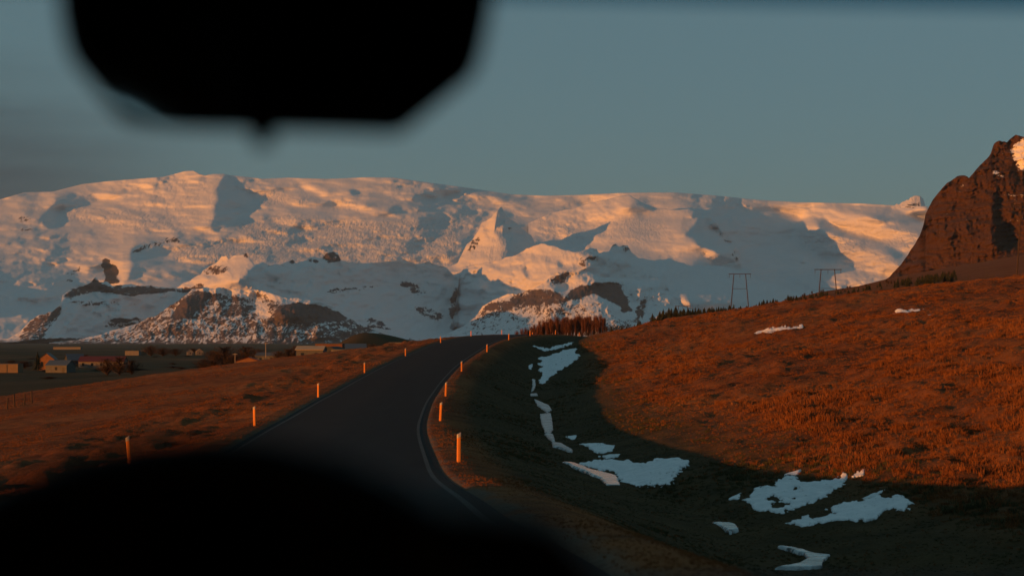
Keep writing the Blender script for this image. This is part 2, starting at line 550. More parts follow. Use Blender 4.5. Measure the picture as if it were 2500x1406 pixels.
def solve_relief(pxs, pys, g, w, pm, L=1400., a=0.01, iters=260):
    """depth relief (m) whose sideways slope follows g: real spurs and hollows in the mountain side"""
    hx = (pxs[1] - pxs[0]) * pm; hy = abs(pys[1] - pys[0]) * pm
    wx = 0.5 * (w[:, 1:] + w[:, :-1]); gx = 0.5 * (g[:, 1:] + g[:, :-1])
    def A(v):
        dx = (v[:, 1:] - v[:, :-1]) / hx * wx
        dy = (v[1:] - v[:-1]) / hy * a
        r = v / (L * L)
        r[:, :-1] -= dx / hx; r[:, 1:] += dx / hx
        r[:-1] -= dy / hy; r[1:] += dy / hy
        return r
    bvec = np.zeros_like(g)
    t = gx * wx / hx
    bvec[:, :-1] -= t; bvec[:, 1:] += t
    x = np.zeros_like(g); r = bvec.copy(); p = r.copy(); rs = (r * r).sum()
    for _ in range(iters):
        Ap = A(p); al = rs / max((p * Ap).sum(), 1e-30)
        x += al * p; r -= al * Ap
        rn = (r * r).sum()
        if rn < 1e-10 * max((bvec * bvec).sum(), 1e-30): break
        p = r + (rn / rs) * p; rs = rn
    return x

def bilin(pxs, pys, A, px, py):
    fx = np.clip((px - pxs[0]) / (pxs[1] - pxs[0]), 0, len(pxs) - 1.001)
    fy = np.clip((py - pys[0]) / (pys[1] - pys[0]), 0, len(pys) - 1.001)
    ix = fx.astype(int); iy = fy.astype(int); fx = fx - ix; fy = fy - iy
    return (A[iy, ix] * (1 - fx) + A[iy, ix+1] * fx) * (1 - fy) + (A[iy+1, ix] * (1 - fx) + A[iy+1, ix+1] * fx) * fy

def layer(name, mat, px0, px1, step, crest, dcrest, base, dbase, rows, slopes, rocks=(), roughs=(), prof=1.0,
          jag=(0, 30), relief_noise=(), back=((600, 0.03), (2500, 0.12)), g0=0.0, L=500., L_a=0.01, warp=38., foot=True, ease=34., crest_ease=36.):
    px = np.arange(px0, px1 + 1, step, float)
    cf = lerp_pts(crest); bf = lerp_pts(base)
    def smooth_curve(pts):
        f = pchip(*zip(*pts)); xs = np.arange(px0 - 200, px1 + 201, 4.0)
        k = np.exp(-0.5 * (np.arange(-40, 41) * 4.0 / ease) ** 2); k /= k.sum()
        v = f(xs); v = np.convolve(np.pad(v, 40, 'edge'), k, 'valid')
        return lambda q: np.interp(q, xs, v)
    df = smooth_curve(dcrest); dbf = smooth_curve(dbase)
    cy = cf(px)
    if jag[0]:
        cy = cy - jag[0] * (fbm(px / jag[1], px * 0 + 3.3, 77, 4, 0.6))
    by = np.maximum(bf(px), cy + 2)
    dc = df(px) * 1000.; db = dbf(px) * 1000.
    pm = float(np.mean(dc)) / F
    t = np.linspace(0, 1, rows)[:, None]
    PY = by[None] + (cy - by)[None] * t
    PX = np.broadcast_to(px[None], PY.shape)
    # ridges wander sideways instead of running straight down
    WX = PX + warp * fbm(PX / 110., PY / 55., 301, 4, 0.55) + 0.35 * warp * fbm(PX / 30., PY / 18., 302, 3)
    DC = df(WX) * 1000.; DB = dbf(WX) * 1000.
    ks = np.exp(-0.5 * (np.arange(-60, 61) * step / crest_ease) ** 2); ks /= ks.sum()
    cs = np.convolve(np.pad(cy, 60, 'edge'), ks, 'valid')
    TD = np.clip((by[None] - PY) / (by[None] - np.interp(WX, px, cs)), 0, 1.4)
    D = DB + (DC - DB) * TD ** prof
    # sideways slopes asked for by the traced spurs
    gpx = np.arange(px0 - 8, px1 + 9, 4.0); gpy = np.arange(cy.min() - 10, by.max() + 10, 3.0)
    GX, GY = np.meshgrid(gpx, gpy)
    jx = 5 * fbm(GX / 14., GY / 14., 201, 3); jy = 3.5 * fbm(GX / 16., GY / 12., 202, 3)
    g = np.full(GX.shape, g0); w = np.full(GX.shape, 0.25)
    for poly, val in slopes:
        mk = in_poly(GX + jx, GY + jy, poly)
        g[mk] = val; w[mk] = 1.0
    g = blur(g, 2); w = blur(w, 2)
    rel = solve_relief(gpx, gpy, g, w, pm, L=L, a=L_a)
    D = D + bilin(gpx, gpy, rel, PX, PY) * np.minimum(1, 6 * t + 0.1)
    rk = np.zeros(GX.shape); rg = np.zeros(GX.shape)
    for poly, val in rocks:
        mk = in_poly(GX + jx, GY + jy, poly); rk[mk] = np.maximum(val, 0) if val >= 0 else 0
    for poly, val in roughs:
        rg[in_poly(GX, GY, poly)] = val
    if foot: rk = np.maximum(rk, 0.72 * sstep(818, 834, GY))
    rk = blur(rk, 1); rg = blur(rg, 4)
    RK = bilin(gpx, gpy, rk, PX, PY); RG = bilin(gpx, gpy, rg, PX, PY)
    for fn in relief_noise:
        D = D + fn(PX, PY, RG, RK) * np.minimum(1, 4 * t + 0.1)
    X = px2x(PX, D); Z = py2z(PY, D)
    P = np.stack([X, D, Z], -1)
    bk = []
    for dd, fall in back:
        Db = D[-1] + dd
        zb = Z[-1] - fall * (Z[-1] - EYE)
        bk.append(np.stack([X[-1] * (1 + dd / D[-1]), Db, zb], -1))
    # last row down to the ground, so the massif is closed behind
    bk.append(np.stack([X[-1] * 1.3, D[-1] * 1.3, np.full(len(px), -40.)], -1))
    # skirt under the foot
    front = np.stack([X[0] * 0.99, D[0] * 0.99, np.full(len(px), -60.)], -1)
    P = np.concatenate([front[None], P, np.array(bk)], 0)
    ext = lambda A, n: np.concatenate([A[:1], A, np.repeat(A[-1:], n, 0)], 0)
    me = mesh_np(name, P.reshape(-1, 3), grid_quads(P.shape[0], P.shape[1]), mat)
    add_attr(me, 'rock', ext(RK, len(bk))); add_attr(me, 'rough', ext(RG, len(bk)))
    return link(name, me, kind='structure')

M_ICE = mountain_mat('ice_cap_snow', 4.9, (0.060, 0.052, 0.050))
M_FOOT = mountain_mat('foothill_snow_and_rock', 3.2, (0.088, 0.066, 0.064))

def dunes(PX, PY, RG, RK):
    return 95 * fbm(PX / 85., PY / 19., 61, 3, 0.42) + 45 * fbm(PX / 34., PY / 11., 63, 2, 0.4) * sstep(0.45, 0.7, vnoise(PX / 120., PY / 40., 66)) + 7 * fbm(PX / 12., PY / 5., 62, 3, 0.6) * (0.15 + 0.85 * sstep(0.4, 0.7, vnoise(PX / 60., PY / 22., 70)))
def icefall(PX, PY, RG, RK):
    WX = PX + 14 * fbm(PX / 30., PY / 20., 67, 2); WY = PY + 0.18 * PX + 5 * fbm(PX / 40., PY / 18., 68, 2)
    r = ridged(WX / 30., WY / 6.0, 64, 4, 0.6) - 0.4
    return -RG * (0.35 + 0.65 * vnoise(PX / 46., PY / 22., 69)) * (44 * r + 20 * fbm(PX / 8., PY / 4.5, 65, 3))

DK, LT = 1.25, -1.3
layer('glacier_mountain', M_ICE, -1100, 2900, 2.3,
    [(-1100,800),(-900,715),(-700,610),(-420,520),(-200,505),(0,487),(60,470),(130,468),(200,450),(260,443),(330,437),(400,432),(430,424),(452,418),(472,417),(490,426),(502,429),(520,425),(548,425),(560,428),(600,432),(642,437),(700,434),(800,437),(900,433),(960,434),(1040,445),(1150,460),(1250,475),(1330,478),(1420,476),(1520,471),(1650,470),(1750,478),(1850,488),(1950,494),(2100,497),(2168,501),(2262,504),(2300,516),(2500,505),(2900,500)],
    [(-1100,14.8),(-420,16.5),(0,17.4),(250,18.05),(530,17.5),(640,17.6),(900,17.55),(1000,17.6),(1250,18.0),(1350,18.0),(1650,17.7),(1860,18.3),(1900,18.3),(2170,17.6),(2262,17.35),(2500,17.2),(2900,17.2)],
    [(-1100,838),(-420,835),(0,830),(300,760),(1200,760),(1800,800),(2900,800)],
    [(-1100,9.6),(-420,10.8),(0,11.9),(300,13.3),(600,13.5),(1200,14.4),(1500,13.9),(1690,13.4),(1860,14.9),(2250,13.1),(2900,13.1)],
    170,
    [  # hollows turned from the sun
     ([(546,428),(556,432),(548,455),(560,466),(598,470),(612,492),(598,505),(575,512),(600,522),(560,540),(505,556),(524,540),(520,512),(531,490),(530,465),(540,445)], 1.15),
     ([(133,475),(170,470),(250,485),(215,505),(150,508),(140,545),(120,560),(100,530),(125,515)], DK),
     ([(365,443),(397,447),(392,455),(375,462)], DK), 
     ([(315,605),(345,590),(400,580),(440,580),(560,585),(600,590),(540,600),(430,608),(400,630),(480,645),(560,640),(540,665),(430,695),(300,695),(320,650)], DK),
     ([(640,548),(720,553),(765,562),(700,566)], DK), ([(60,640),(200,655),(260,640),(300,690),(200,720),(60,760),(-100,760),(-100,640)], DK),
     ([(1000,440),(1100,455),(1200,470),(1310,482),(1300,492),(1235,492),(1200,478),(1080,463)], DK),
     ([(1040,463),(1095,475),(1080,488),(1060,478)], DK), ([(1005,480),(1045,478),(1040,490),(1010,490)], DK),
     ([(1022,505),(1055,500),(1048,520),(1025,518)], DK), ([(955,513),(990,525),(985,531),(945,522)], DK),
     ([(1128,507),(1147,512),(1140,522),(1126,515)], DK), ([(822,482),(848,488),(835,493)], DK), ([(855,463),(875,468),(870,478),(853,474)], DK),
     ([(870,515),(930,520),(970,535),(900,538),(840,530)], 0.61), ([(640,460),(700,458),(720,470),(660,474)], 0.61),
     ([(1224,508),(1242,521),(1246,532),(1233,526)], 2.04), ([(1208,520),(1213,535),(1219,572),(1213,585),(1206,548)], 1.77),
     ([(1187,543),(1195,570),(1189,587),(1184,560)], 1.77), ([(1152,600),(1170,573),(1166,602),(1145,628)], 1.77), ([(1135,612),(1143,590),(1141,622)], 1.77),
     ([(1303,570),(1330,572),(1392,597),(1375,606),(1345,600),(1315,603)], DK), ([(1352,546),(1396,557),(1382,561)], DK),
     ([(1566,492),(1602,507),(1590,509)], DK), ([(1670,494),(1720,500),(1700,503)], 0.95), ([(1760,478),(1860,490),(1800,488)], 0.95),
     ([(1706,526),(1722,545),(1748,572),(1785,590),(1808,645),(1780,628),(1750,612),(1712,603),(1695,582),(1672,575),(1702,552)], 1.63),
     ([(1690,513),(1890,510),(1960,530),(1935,560),(1930,590),(1985,625),(2110,665),(2180,662),(2160,700),(1900,760),(1800,660),(1790,590),(1748,540)], 1.50),
     ([(2000,535),(2100,562),(2150,590),(2110,592),(2060,580),(2000,562)], 2.4), ([(2110,520),(2260,522),(2250,547),(2160,545),(2060,505)], 2.4),
     ([(2160,600),(2215,605),(2200,632),(2165,625)], 2.4),
     # sides turned to the sun
     ([(428,425),(470,417),(494,432),(480,450),(450,440)], -0.6), ([(500,430),(546,426),(532,450),(520,500),(523,532),(500,548),(480,500)], -0.7),
     ([(735,447),(760,455),(800,468),(790,482),(748,466)], -1.61), ([(328,472),(365,445),(368,470)], -0.99), ([(100,470),(130,472),(132,500),(118,505)], -0.99),
     ([(280,480),(360,485),(340,500),(260,500)], -0.74), ([(140,515),(330,525),(330,550),(160,530)], -0.62), ([(60,620),(250,600),(320,612),(250,640),(80,640)], -0.62),
     ([(660,475),(730,480),(720,500),(650,490)], -0.99), ([(820,495),(890,495),(885,510),(830,512)], -1.36), ([(665,535),(720,530),(715,550),(680,550)], -0.99),
     ([(1175,538),(1222,508),(1222,545),(1200,590),(1150,598)], -1.36), ([(1228,530),(1262,545),(1255,560),(1225,580)], -0.99),
     ([(1390,515),(1450,495),(1530,477),(1548,486),(1525,512),(1440,522)], -1.49), ([(1250,515),(1290,520),(1280,528)], -1.12),
     ([(1440,540),(1560,535),(1600,560),(1480,570)], -0.93), ([(1580,515),(1690,515),(1700,545),(1640,570),(1560,560)], -0.56),
     ([(1714,524),(1745,540),(1765,563),(1788,588),(1772,582),(1742,560)], -1.86), ([(1712,604),(1750,613),(1792,633),(1760,647),(1728,626)], -1.49),
     ([(1950,560),(1985,562),(2060,590),(2130,620),(2192,650),(2120,655),(2000,615),(1955,590)], -1.30),
     ([(2020,540),(2110,550),(2245,570),(2235,590),(2200,612),(2130,580),(2060,565)], -1.20), ([(1980,505),(2030,508),(2062,530),(1990,530)], -0.99),
     ([(2172,506),(2235,477),(2258,498),(2256,520),(2200,520)], -1.61),
     ([(820,547),(1000,540),(1160,530),(1130,600),(1100,640),(850,640),(700,605)], -0.56),
    ],
    rocks=[([(395,578),(440,574),(445,590),(400,600),(330,620),(300,640),(320,612)], 0.55), ([(250,630),(262,632),(266,650),(285,650),(292,690),(255,690)], 0.95),
           ([(155,660),(200,650),(180,690),(160,690)], 0.5), ([(1130,600),(1170,570),(1165,610),(1135,625)], 0.3), ([(2200,505),(2245,500),(2240,516),(2205,516)], 0.5),
           ([(40,530),(75,520),(85,570),(50,575)], 0.5), ([(1745,560),(1790,600),(1810,640),(1790,640)], 0.35)],
    roughs=[([(560,545),(1000,538),(1160,525),(1130,620),(1090,650),(830,650),(430,640),(420,600),(600,580)], 1.0),
            ([(140,505),(330,515),(430,540),(420,570),(300,560),(130,530)], 0.55), ([(330,590),(60,625),(100,600),(320,585)], 0.3),
            ([(640,470),(760,480),(740,500),(640,500)], 0.7), ([(660,528),(780,528),(760,560),(670,556)], 0.7), ([(800,488),(890,492),(880,515),(810,512)], 0.7),
            ([(1340,545),(1600,535),(1600,600),(1420,580)], 0.4), ([(1945,555),(2100,590),(2200,650),(2100,660),(1950,600)], 1.0),
            ([(2020,535),(2250,565),(2230,615),(2050,570)], 0.9), ([(1900,512),(1960,515),(1950,530),(1890,525)], 0.5), ([(1120,530),(1270,520),(1260,590),(1120,630)], 0.4),
            ([(330,440),(520,440),(520,555),(380,560)], 0.25)],
    prof=1.0, relief_noise=(dunes, icefall), back=((700, 0.0), (5000, 0.06)), g0=-0.25)

layer('pyramid_snow_peak', M_ICE, 1096, 1330, 1.6,
    [(1096,652),(1118,640),(1132,612),(1140,596),(1152,588),(1166,566),(1176,544),(1190,536),(1200,530),(1208,521),(1214,516),(1219,509),(1224,506),(1229,514),(1236,525),(1246,536),(1262,545),(1280,562),(1296,575),(1312,602),(1330,640)],
    [(1096,15.4),(1176,15.2),(1224,15.0),(1262,15.25),(1330,15.6)],
    [(1096,664),(1330,664)], [(1096,14.7),(1224,14.3),(1330,14.6)], 80,
    [([(1224,507),(1250,530),(1262,560),(1240,545),(1230,525)], 1.8), ([(1206,520),(1213,535),(1219,572),(1213,587),(1206,548)], 2.6), ([(1196,530),(1206,522),(1206,545),(1198,580)], -1.2),
     ([(1186,543),(1195,570),(1189,590),(1183,560)], 2.6), ([(1154,600),(1172,573),(1168,604),(1147,630)], 2.6), ([(1134,614),(1144,590),(1142,624)], 2.6), ([(1214,520),(1224,508),(1232,540),(1225,580),(1216,560)], -1.4),
     ([(1262,560),(1300,580),(1310,620),(1280,620)], 0.7)],
    rocks=[([(1206,520),(1214,516),(1220,575),(1212,590)], 0.35), ([(1130,630),(1145,590),(1172,570),(1168,606)], 0.42), ([(1245,540),(1262,548),(1250,562),(1238,566)], 0.35), ([(1184,545),(1196,570),(1188,590)], 0.35)],
    roughs=[([(1096,500),(1330,500),(1330,660),(1096,660)], 0.3)], jag=(3, 9), crest_ease=9., warp=14., ease=14.,
    relief_noise=(lambda PX, PY, RG, RK: -34 * (ridged(PX / 24. + 0.006 * (PY - 520), PY / 170., 171, 4) - 0.4) + 6 * fbm(PX / 9., PY / 9., 172, 3),),
    back=((300, 0.2), (900, 0.6)), g0=-0.1, L=500.)

layer('snow_plateau', M_ICE, 1290, 1850, 1.9,
    [(1290,545),(1320,532),(1345,520),(1380,512),(1400,510),(1430,499),(1480,488),(1515,478),(1536,476),(1550,485),(1575,498),(1605,509),(1660,513),(1684,510),(1700,516),(1716,523),(1735,531),(1748,545),(1756,556),(1766,564),(1776,580),(1790,592),(1806,620),(1826,650),(1850,690)],
    [(1290,16.9),(1450,16.5),(1600,16.2),(1700,15.95),(1760,16.0),(1850,16.5)],
    [(1290,660),(1850,720)], [(1290,14.7),(1450,14.3),(1600,14.0),(1700,13.8),(1850,14.3)], 100,
    [([(1303,570),(1330,572),(1392,597),(1375,608),(1345,604),(1315,605)], 1.5), ([(1352,546),(1396,557),(1382,562)], 1.4),
     ([(1390,515),(1450,495),(1530,477),(1546,486),(1525,512),(1440,522)], -1.5), ([(1546,484),(1610,510),(1590,514),(1550,500)], 0.9),
     ([(1440,540),(1560,535),(1600,560),(1480,570)], -0.7), ([(1580,518),(1690,516),(1700,545),(1640,570),(1560,560)], -0.6),
     ([(1704,526),(1722,545),(1748,575),(1785,598),(1815,650),(1780,630),(1750,612),(1712,604),(1695,584),(1672,576),(1700,552)], 1.9),
     ([(1714,523),(1745,538),(1766,563),(1792,592),(1776,586),(1742,560)], -2.2), ([(1710,604),(1750,613),(1794,634),(1760,649),(1726,628)], -1.6),
     ([(1560,600),(1640,590),(1700,606),(1730,640),(1600,640)], -0.3), ([(1600,640),(1800,655),(1850,720),(1600,700)], 1.4)],
    rocks=[([(1700,530),(1712,540),(1690,570),(1680,570)], 0.25), ([(1745,560),(1775,582),(1812,640),(1795,640)], 0.3)],
    roughs=[([(1290,535),(1400,545),(1440,575),(1420,600),(1330,575)], 0.6), ([(1440,535),(1600,530),(1640,570),(1560,600),(1460,580)], 0.35), ([(1714,523),(1766,560),(1795,595),(1740,560)], 0.6)],
    jag=(1.0, 14), relief_noise=(lambda PX, PY, RG, RK: 34 * fbm(PX / 70., PY / 17., 181, 3, 0.4) + RG * 22 * fbm(PX / 13., PY / 6., 182, 3),),
    back=((300, 0.04), (900, 0.25)), g0=-0.25, L=700.)

layer('far_rock_peak', M_ICE, 2164, 2272, 1.0,
    [(2164,516),(2172,507),(2178,503),(2184,503),(2188,498),(2194,500),(2198,497),(2204,493),(2209,492),(2213,488),(2218,489),(2223,482),(2228,481),(2232,478),(2237,477),(2241,479),(2246,478),(2250,481),(2254,487),(2257,495),(2260,506),(2264,516),(2272,521)],
    [(2164,17.7),(2200,17.66),(2240,17.6),(2258,17.62),(2272,17.7)],
    [(2164,520),(2200,523),(2272,522)], [(2164,17.5),(2200,17.42),(2240,17.36),(2272,17.45)], 40,
    [([(2205,495),(2212,490),(2216,518),(2208,518)], 1.2), ([(2226,484),(2232,480),(2236,516),(2230,518)], 1.0)],
    rocks=[([(2205,500),(2250,492),(2250,514),(2205,516)], 0.55)], roughs=[([(2160,470),(2280,470),(2280,525),(2160,525)], 0.5)], jag=(2.0, 5), warp=4., ease=6., crest_ease=5., foot=False,
    relief_noise=(lambda PX, PY, RG, RK: -16 * (ridged(PX / 9., PY / 60., 191, 3) - 0.4),), back=((120, 0.1), (400, 0.5)), L=250.)

def spurs(PX, PY, RG, RK):
    WX = PX + 16 * fbm(PX / 55., PY / 34., 73, 3) + 0.10 * (PY - 770) * fbm(PX / 120., PX * 0 + 1.7, 74, 2) * 4
    return -66 * (ridged(WX / 40., PY / 74., 71, 5, 0.6) - 0.4) + 20 * fbm(PX / 13., PY / 10., 72, 4, 0.6) + 6 * fbm(PX / 5., PY / 4., 75, 2) - 22 * np.clip(RK - 0.55, 0, 1) * 2 * (ridged((PX + 5 * fbm(PX / 20., PY / 20., 76, 2)) / 10., PY / 45., 77, 3) - 0.4)
def softspurs(PX, PY, RG, RK):
    WX = PX + 22 * fbm(PX / 70., PY / 40., 83, 3)
    return -50 * (ridged(WX / 44., PY / 60., 81, 5, 0.6) - 0.4) + 9 * fbm(PX / 14., PY / 9., 82, 4, 0.6) * (0.4 + vnoise(PX / 50., PY / 30., 84)) + 30 * RK * fbm(PX / 9., PY / 7., 85, 3)

layer('snowy_foothill', M_FOOT, -300, 1230, 2.2,
    [(-300,832),(-60,832),(20,826),(50,808),(75,782),(92,772),(130,760),(148,742),(152,722),(168,708),(200,700),(220,690),(234,676),(242,690),(262,688),(275,700),(300,694),(430,702),(455,688),(490,670),(495,660),(530,640),(540,628),(552,624),(560,634),(570,623),(592,622),(602,618),(608,632),(622,646),(640,641),(660,648),(690,644),(715,632),(722,642),(748,636),(756,628),(786,630),(792,618),(806,614),(824,616),(832,634),(850,640),(900,644),(960,636),(1010,645),(1050,640),(1090,655),(1130,690),(1172,722),(1200,770),(1230,800)],
    [(-300,8.9),(50,9.4),(150,9.8),(300,11.1),(430,11.9),(500,11.6),(560,11.4),(612,11.3),(700,11.8),(850,12.6),(1130,13.8),(1230,14.0)],
    [(-300,838),(1230,838)], [(-300,8.0),(50,8.5),(430,10.4),(600,10.3),(850,11.3),(1130,12.4),(1230,12.6)], 96,
    [([(430,706),(490,668),(545,630),(605,620),(624,646),(600,672),(560,692),(450,708)], -1.9),
     ([(150,735),(430,706),(470,720),(440,790),(250,830),(60,832)], 0.9),
     ([(624,646),(700,645),(1050,645),(1130,700),(1165,730),(1100,815),(900,815),(700,735),(620,700),(575,692)], 1.1),
     ([(790,620),(826,616),(820,640),(795,642)], -1.5)],
    rocks=[([(150,742),(152,722),(170,706),(236,680),(250,695),(430,704),(430,712),(300,722),(260,712),(200,715)], 0.85),
           ([(430,702),(500,690),(500,705),(430,716)], 0.5), ([(492,660),(530,642),(575,650),(560,662),(500,675)], 0.55), ([(592,618),(604,618),(612,630),(596,632)], 0.95),
           ([(786,632),(792,616),(826,614),(832,636),(805,645)], 0.75), ([(700,645),(715,632),(725,645)], 0.7), ([(750,628),(785,630),(780,645),(750,642)], 0.6),
           ([(620,638),(700,645),(700,655),(640,652)], 0.4),
           ([(785,705),(900,695),(930,700),(870,712),(790,722),(800,740)], 0.42), ([(970,685),(1010,690),(1050,715),(1020,725),(980,700)], 0.5),
           ([(1010,745),(1060,755),(1090,775),(1060,785),(1020,765)], 0.6), ([(1110,700),(1150,690),(1175,725),(1170,770),(1110,790),(1090,760)], 0.62),
           ([(880,770),(930,780),(960,810),(900,800)], 0.55), ([(40,826),(75,780),(150,742),(150,762),(100,830)], 0.72), ([(150,725),(210,732),(350,742),(210,746),(150,740)], 0.4),
           ([(270,775),(350,770),(340,800),(250,805)], 0.3)],
    jag=(3.5, 16), relief_noise=(softspurs,), back=((350, 0.12), (1200, 0.5)), g0=0.2, L=2600.)

layer('rocky_foothill', M_FOOT, 120, 1010, 2.0,
    [(120,836),(200,829),(260,812),(330,792),(380,770),(420,745),(450,722),(470,706),(500,702),(560,704),(600,708),(622,706),(650,712),(700,728),(740,730),(790,740),(810,748),(840,772),(880,792),(930,812),(1010,834)],
    [(120,8.6),(300,8.8),(470,9.2),(620,9.2),(720,9.0),(850,9.5),(1010,9.8)],
    [(120,838),(1010,838)], [(120,8.3),(470,8.35),(620,8.3),(850,8.6),(1010,9.0)], 80,
    [([(330,792),(420,745),(470,706),(490,715),(450,760),(400,800),(300,825)], -1.2), ([(470,712),(510,720),(480,770),(440,790),(455,750)], 1.6),
     ([(520,725),(545,705),(570,735),(545,750)], 1.3), ([(555,715),(580,705),(580,760),(562,760)], -1.2), ([(585,725),(622,715),(615,760),(585,765)], 1.4),
     ([(622,712),(660,715),(685,740),(690,775),(655,780),(625,770)], -1.9), ([(690,745),(790,742),(835,765),(845,790),(790,785),(690,782)], 1.2),
     ([(690,732),(790,736),(735,745)], -1.6), ([(845,770),(790,800),(760,830),(730,830),(760,790)], -1.0), ([(850,790),(900,810),(860,830),(820,830)], 1.2)],
    rocks=[([(120,838),(200,828),(330,792),(470,706),(830,760),(1010,834),(1010,838)], 0.63), ([(440,735),(480,710),(510,718),(470,775),(420,790)], 0.82),
           ([(688,748),(720,738),(790,748),(832,762),(842,778),(800,784),(690,782)], 1.05), ([(620,712),(655,716),(660,775),(628,770)], 0.30),
           ([(525,720),(600,725),(600,770),(530,765)], 0.68), ([(500,702),(620,708),(600,720),(500,716)], 0.15), ([(430,790),(680,790),(680,838),(350,838)], 0.60),
           ([(690,800),(900,815),(950,838),(690,838)], 0.66), ([(640,730),(690,735),(690,745),(640,745)], 0.55)],
    jag=(4, 18), relief_noise=(spurs,), back=((250, 0.15), (900, 0.6)), g0=-0.1, L=900.)

layer('central_snow_peak', M_FOOT, 1040, 2360, 2.3,
    [(1040,838),(1068,834),(1092,812),(1106,780),(1116,720),(1122,668),(1136,651),(1200,640),(1260,622),(1300,600),(1322,595),(1352,600),(1380,611),(1400,616),(1425,614),(1440,606),(1456,606),(1462,618),(1485,612),(1494,600),(1503,596),(1512,604),(1520,599),(1532,600),(1542,618),(1560,630),(1600,636),(1640,632),(1680,648),(1760,650),(1790,640),(1815,652),(1870,690),(1950,712),(2100,700),(2250,700),(2360,720)],
    [(1040,14.2),(1130,13.5),(1200,12.9),(1320,12.4),(1440,12.35),(1500,12.9),(1600,13.6),(1700,13.8),(1790,13.6),(1870,13.7),(2360,13.9)],
    [(1040,838),(1700,838),(2360,838)], [(1040,12.8),(1130,12.3),(1200,11.8),(1320,11.3),(1440,11.2),(1600,11.8),(1800,11.7),(2360,11.9)], 90,
    [([(1108,655),(1200,642),(1320,597),(1420,616),(1400,660),(1300,690),(1200,720),(1150,690)], -1.0),
     ([(1130,668),(1165,672),(1210,710),(1175,712)], 1.7), ([(1165,672),(1190,690),(1225,712),(1215,715)], -1.6), ([(1190,685),(1205,690),(1232,712),(1222,714)], 1.8),
     ([(1225,690),(1245,712),(1236,714)], 1.8), ([(1250,680),(1262,712),(1254,713)], 1.7), ([(1270,615),(1285,650),(1295,680),(1285,690),(1276,650)], 2.6),
     ([(1352,630),(1372,650),(1365,655)], 2.0), ([(1405,660),(1420,625),(1445,618),(1430,655)], -2.0),
     ([(1446,612),(1470,622),(1490,612),(1540,618),(1600,640),(1780,650),(1810,655),(1900,740),(1700,760),(1650,700),(1600,672),(1520,640),(1480,630)], 1.5),
     ([(1470,645),(1540,640),(1590,665),(1560,668)], -1.2), ([(1640,655),(1680,690),(1700,720)], 1.0), ([(1500,596),(1512,604),(1520,622),(1508,620)], -2.6),
     ([(1810,655),(1950,715),(2250,705),(2300,760),(1900,760)], 1.2)],
    rocks=[([(1405,660),(1412,635),(1440,612),(1460,606),(1458,622),(1430,655)], 0.5), ([(1210,625),(1275,612),(1280,630),(1250,625)], 0.32), ([(1275,615),(1292,670),(1284,680)], 0.4),
           ([(1490,600),(1503,596),(1500,612)], 0.5), ([(1515,600),(1540,605),(1530,622)], 0.5), ([(1600,690),(1700,700),(1780,730),(1700,750)], 0.2)],
    roughs=[([(1100,640),(1450,600),(1450,690),(1150,720)], 0.25)],
    jag=(4.0, 12), relief_noise=(softspurs,), back=((350, 0.1), (1200, 0.5)), g0=0.0, L=1800.)

layer('dark_cliff_foothill', M_FOOT, 1030, 1860, 2.0,
    [(1030,830),(1090,815),(1130,797),(1160,775),(1178,748),(1200,735),(1240,716),(1262,718),(1300,706),(1330,690),(1352,668),(1382,658),(1390,665),(1440,664),(1460,676),(1520,680),(1560,684),(1600,680),(1625,690),(1640,722),(1660,745),(1700,760),(1740,772),(1800,792),(1860,815)],
    [(1030,10.4),(1180,10.4),(1300,10.5),(1400,10.4),(1520,10.8),(1640,10.9),(1860,11.2)],
    [(1030,838),(1860,838)], [(1030,9.6),(1180,9.5),(1300,9.45),(1400,9.4),(1520,9.5),(1640,9.6),(1860,10.0)], 86,
    [([(1130,800),(1200,735),(1300,706),(1370,720),(1340,790),(1200,830),(1090,830)], -1.1), ([(1345,672),(1395,664),(1380,720),(1350,725),(1330,700)], 1.7),
     ([(1395,664),(1440,668),(1445,690),(1400,715),(1385,705)], -1.9), ([(1445,668),(1560,686),(1600,690),(1545,700),(1470,695)], 1.4),
     ([(1480,695),(1500,690),(1530,730),(1545,760),(1510,742)], 1.8), ([(1505,690),(1575,690),(1570,735),(1540,745)], -1.8), ([(1570,700),(1585,690),(1575,740),(1555,770)], 1.8),
     ([(1575,745),(1600,700),(1640,740),(1640,790),(1560,790)], -1.4), ([(1380,770),(1440,715),(1480,735),(1520,790),(1400,820)], -0.9), ([(1460,720),(1540,770),(1580,800),(1520,800)], 0.9)],
    rocks=[([(1030,838),(1130,797),(1200,735),(1380,740),(1520,780),(1700,760),(1860,815),(1860,838)], 0.46),
           ([(1185,752),(1210,735),(1250,718),(1270,716),(1250,735),(1290,705),(1340,705),(1378,720),(1372,738),(1300,745),(1230,758)], 0.80),
           ([(1376,738),(1392,706),(1450,692),(1490,688),(1520,720),(1535,748),(1500,742),(1450,716),(1420,728)], 1.02), ([(1338,680),(1390,662),(1382,690),(1345,700)], 0.6),
           ([(1395,664),(1445,668),(1445,688),(1400,700)], 0.22), ([(1205,730),(1300,706),(1300,712),(1210,742)], 0.4), ([(1490,690),(1510,690),(1545,760),(1520,765)], 0.9),
           ([(1545,755),(1580,720),(1580,760),(1555,790)], 0.7), ([(1510,690),(1575,692),(1565,735),(1535,740)], 0.2), ([(1450,668),(1620,684),(1600,690),(1460,690)], 0.05),
           ([(1400,735),(1440,718),(1520,780),(1450,790)], 0.36)],
    jag=(2.5, 15), relief_noise=(spurs,), back=((250, 0.1), (900, 0.6)), g0=-0.1, L=900.)

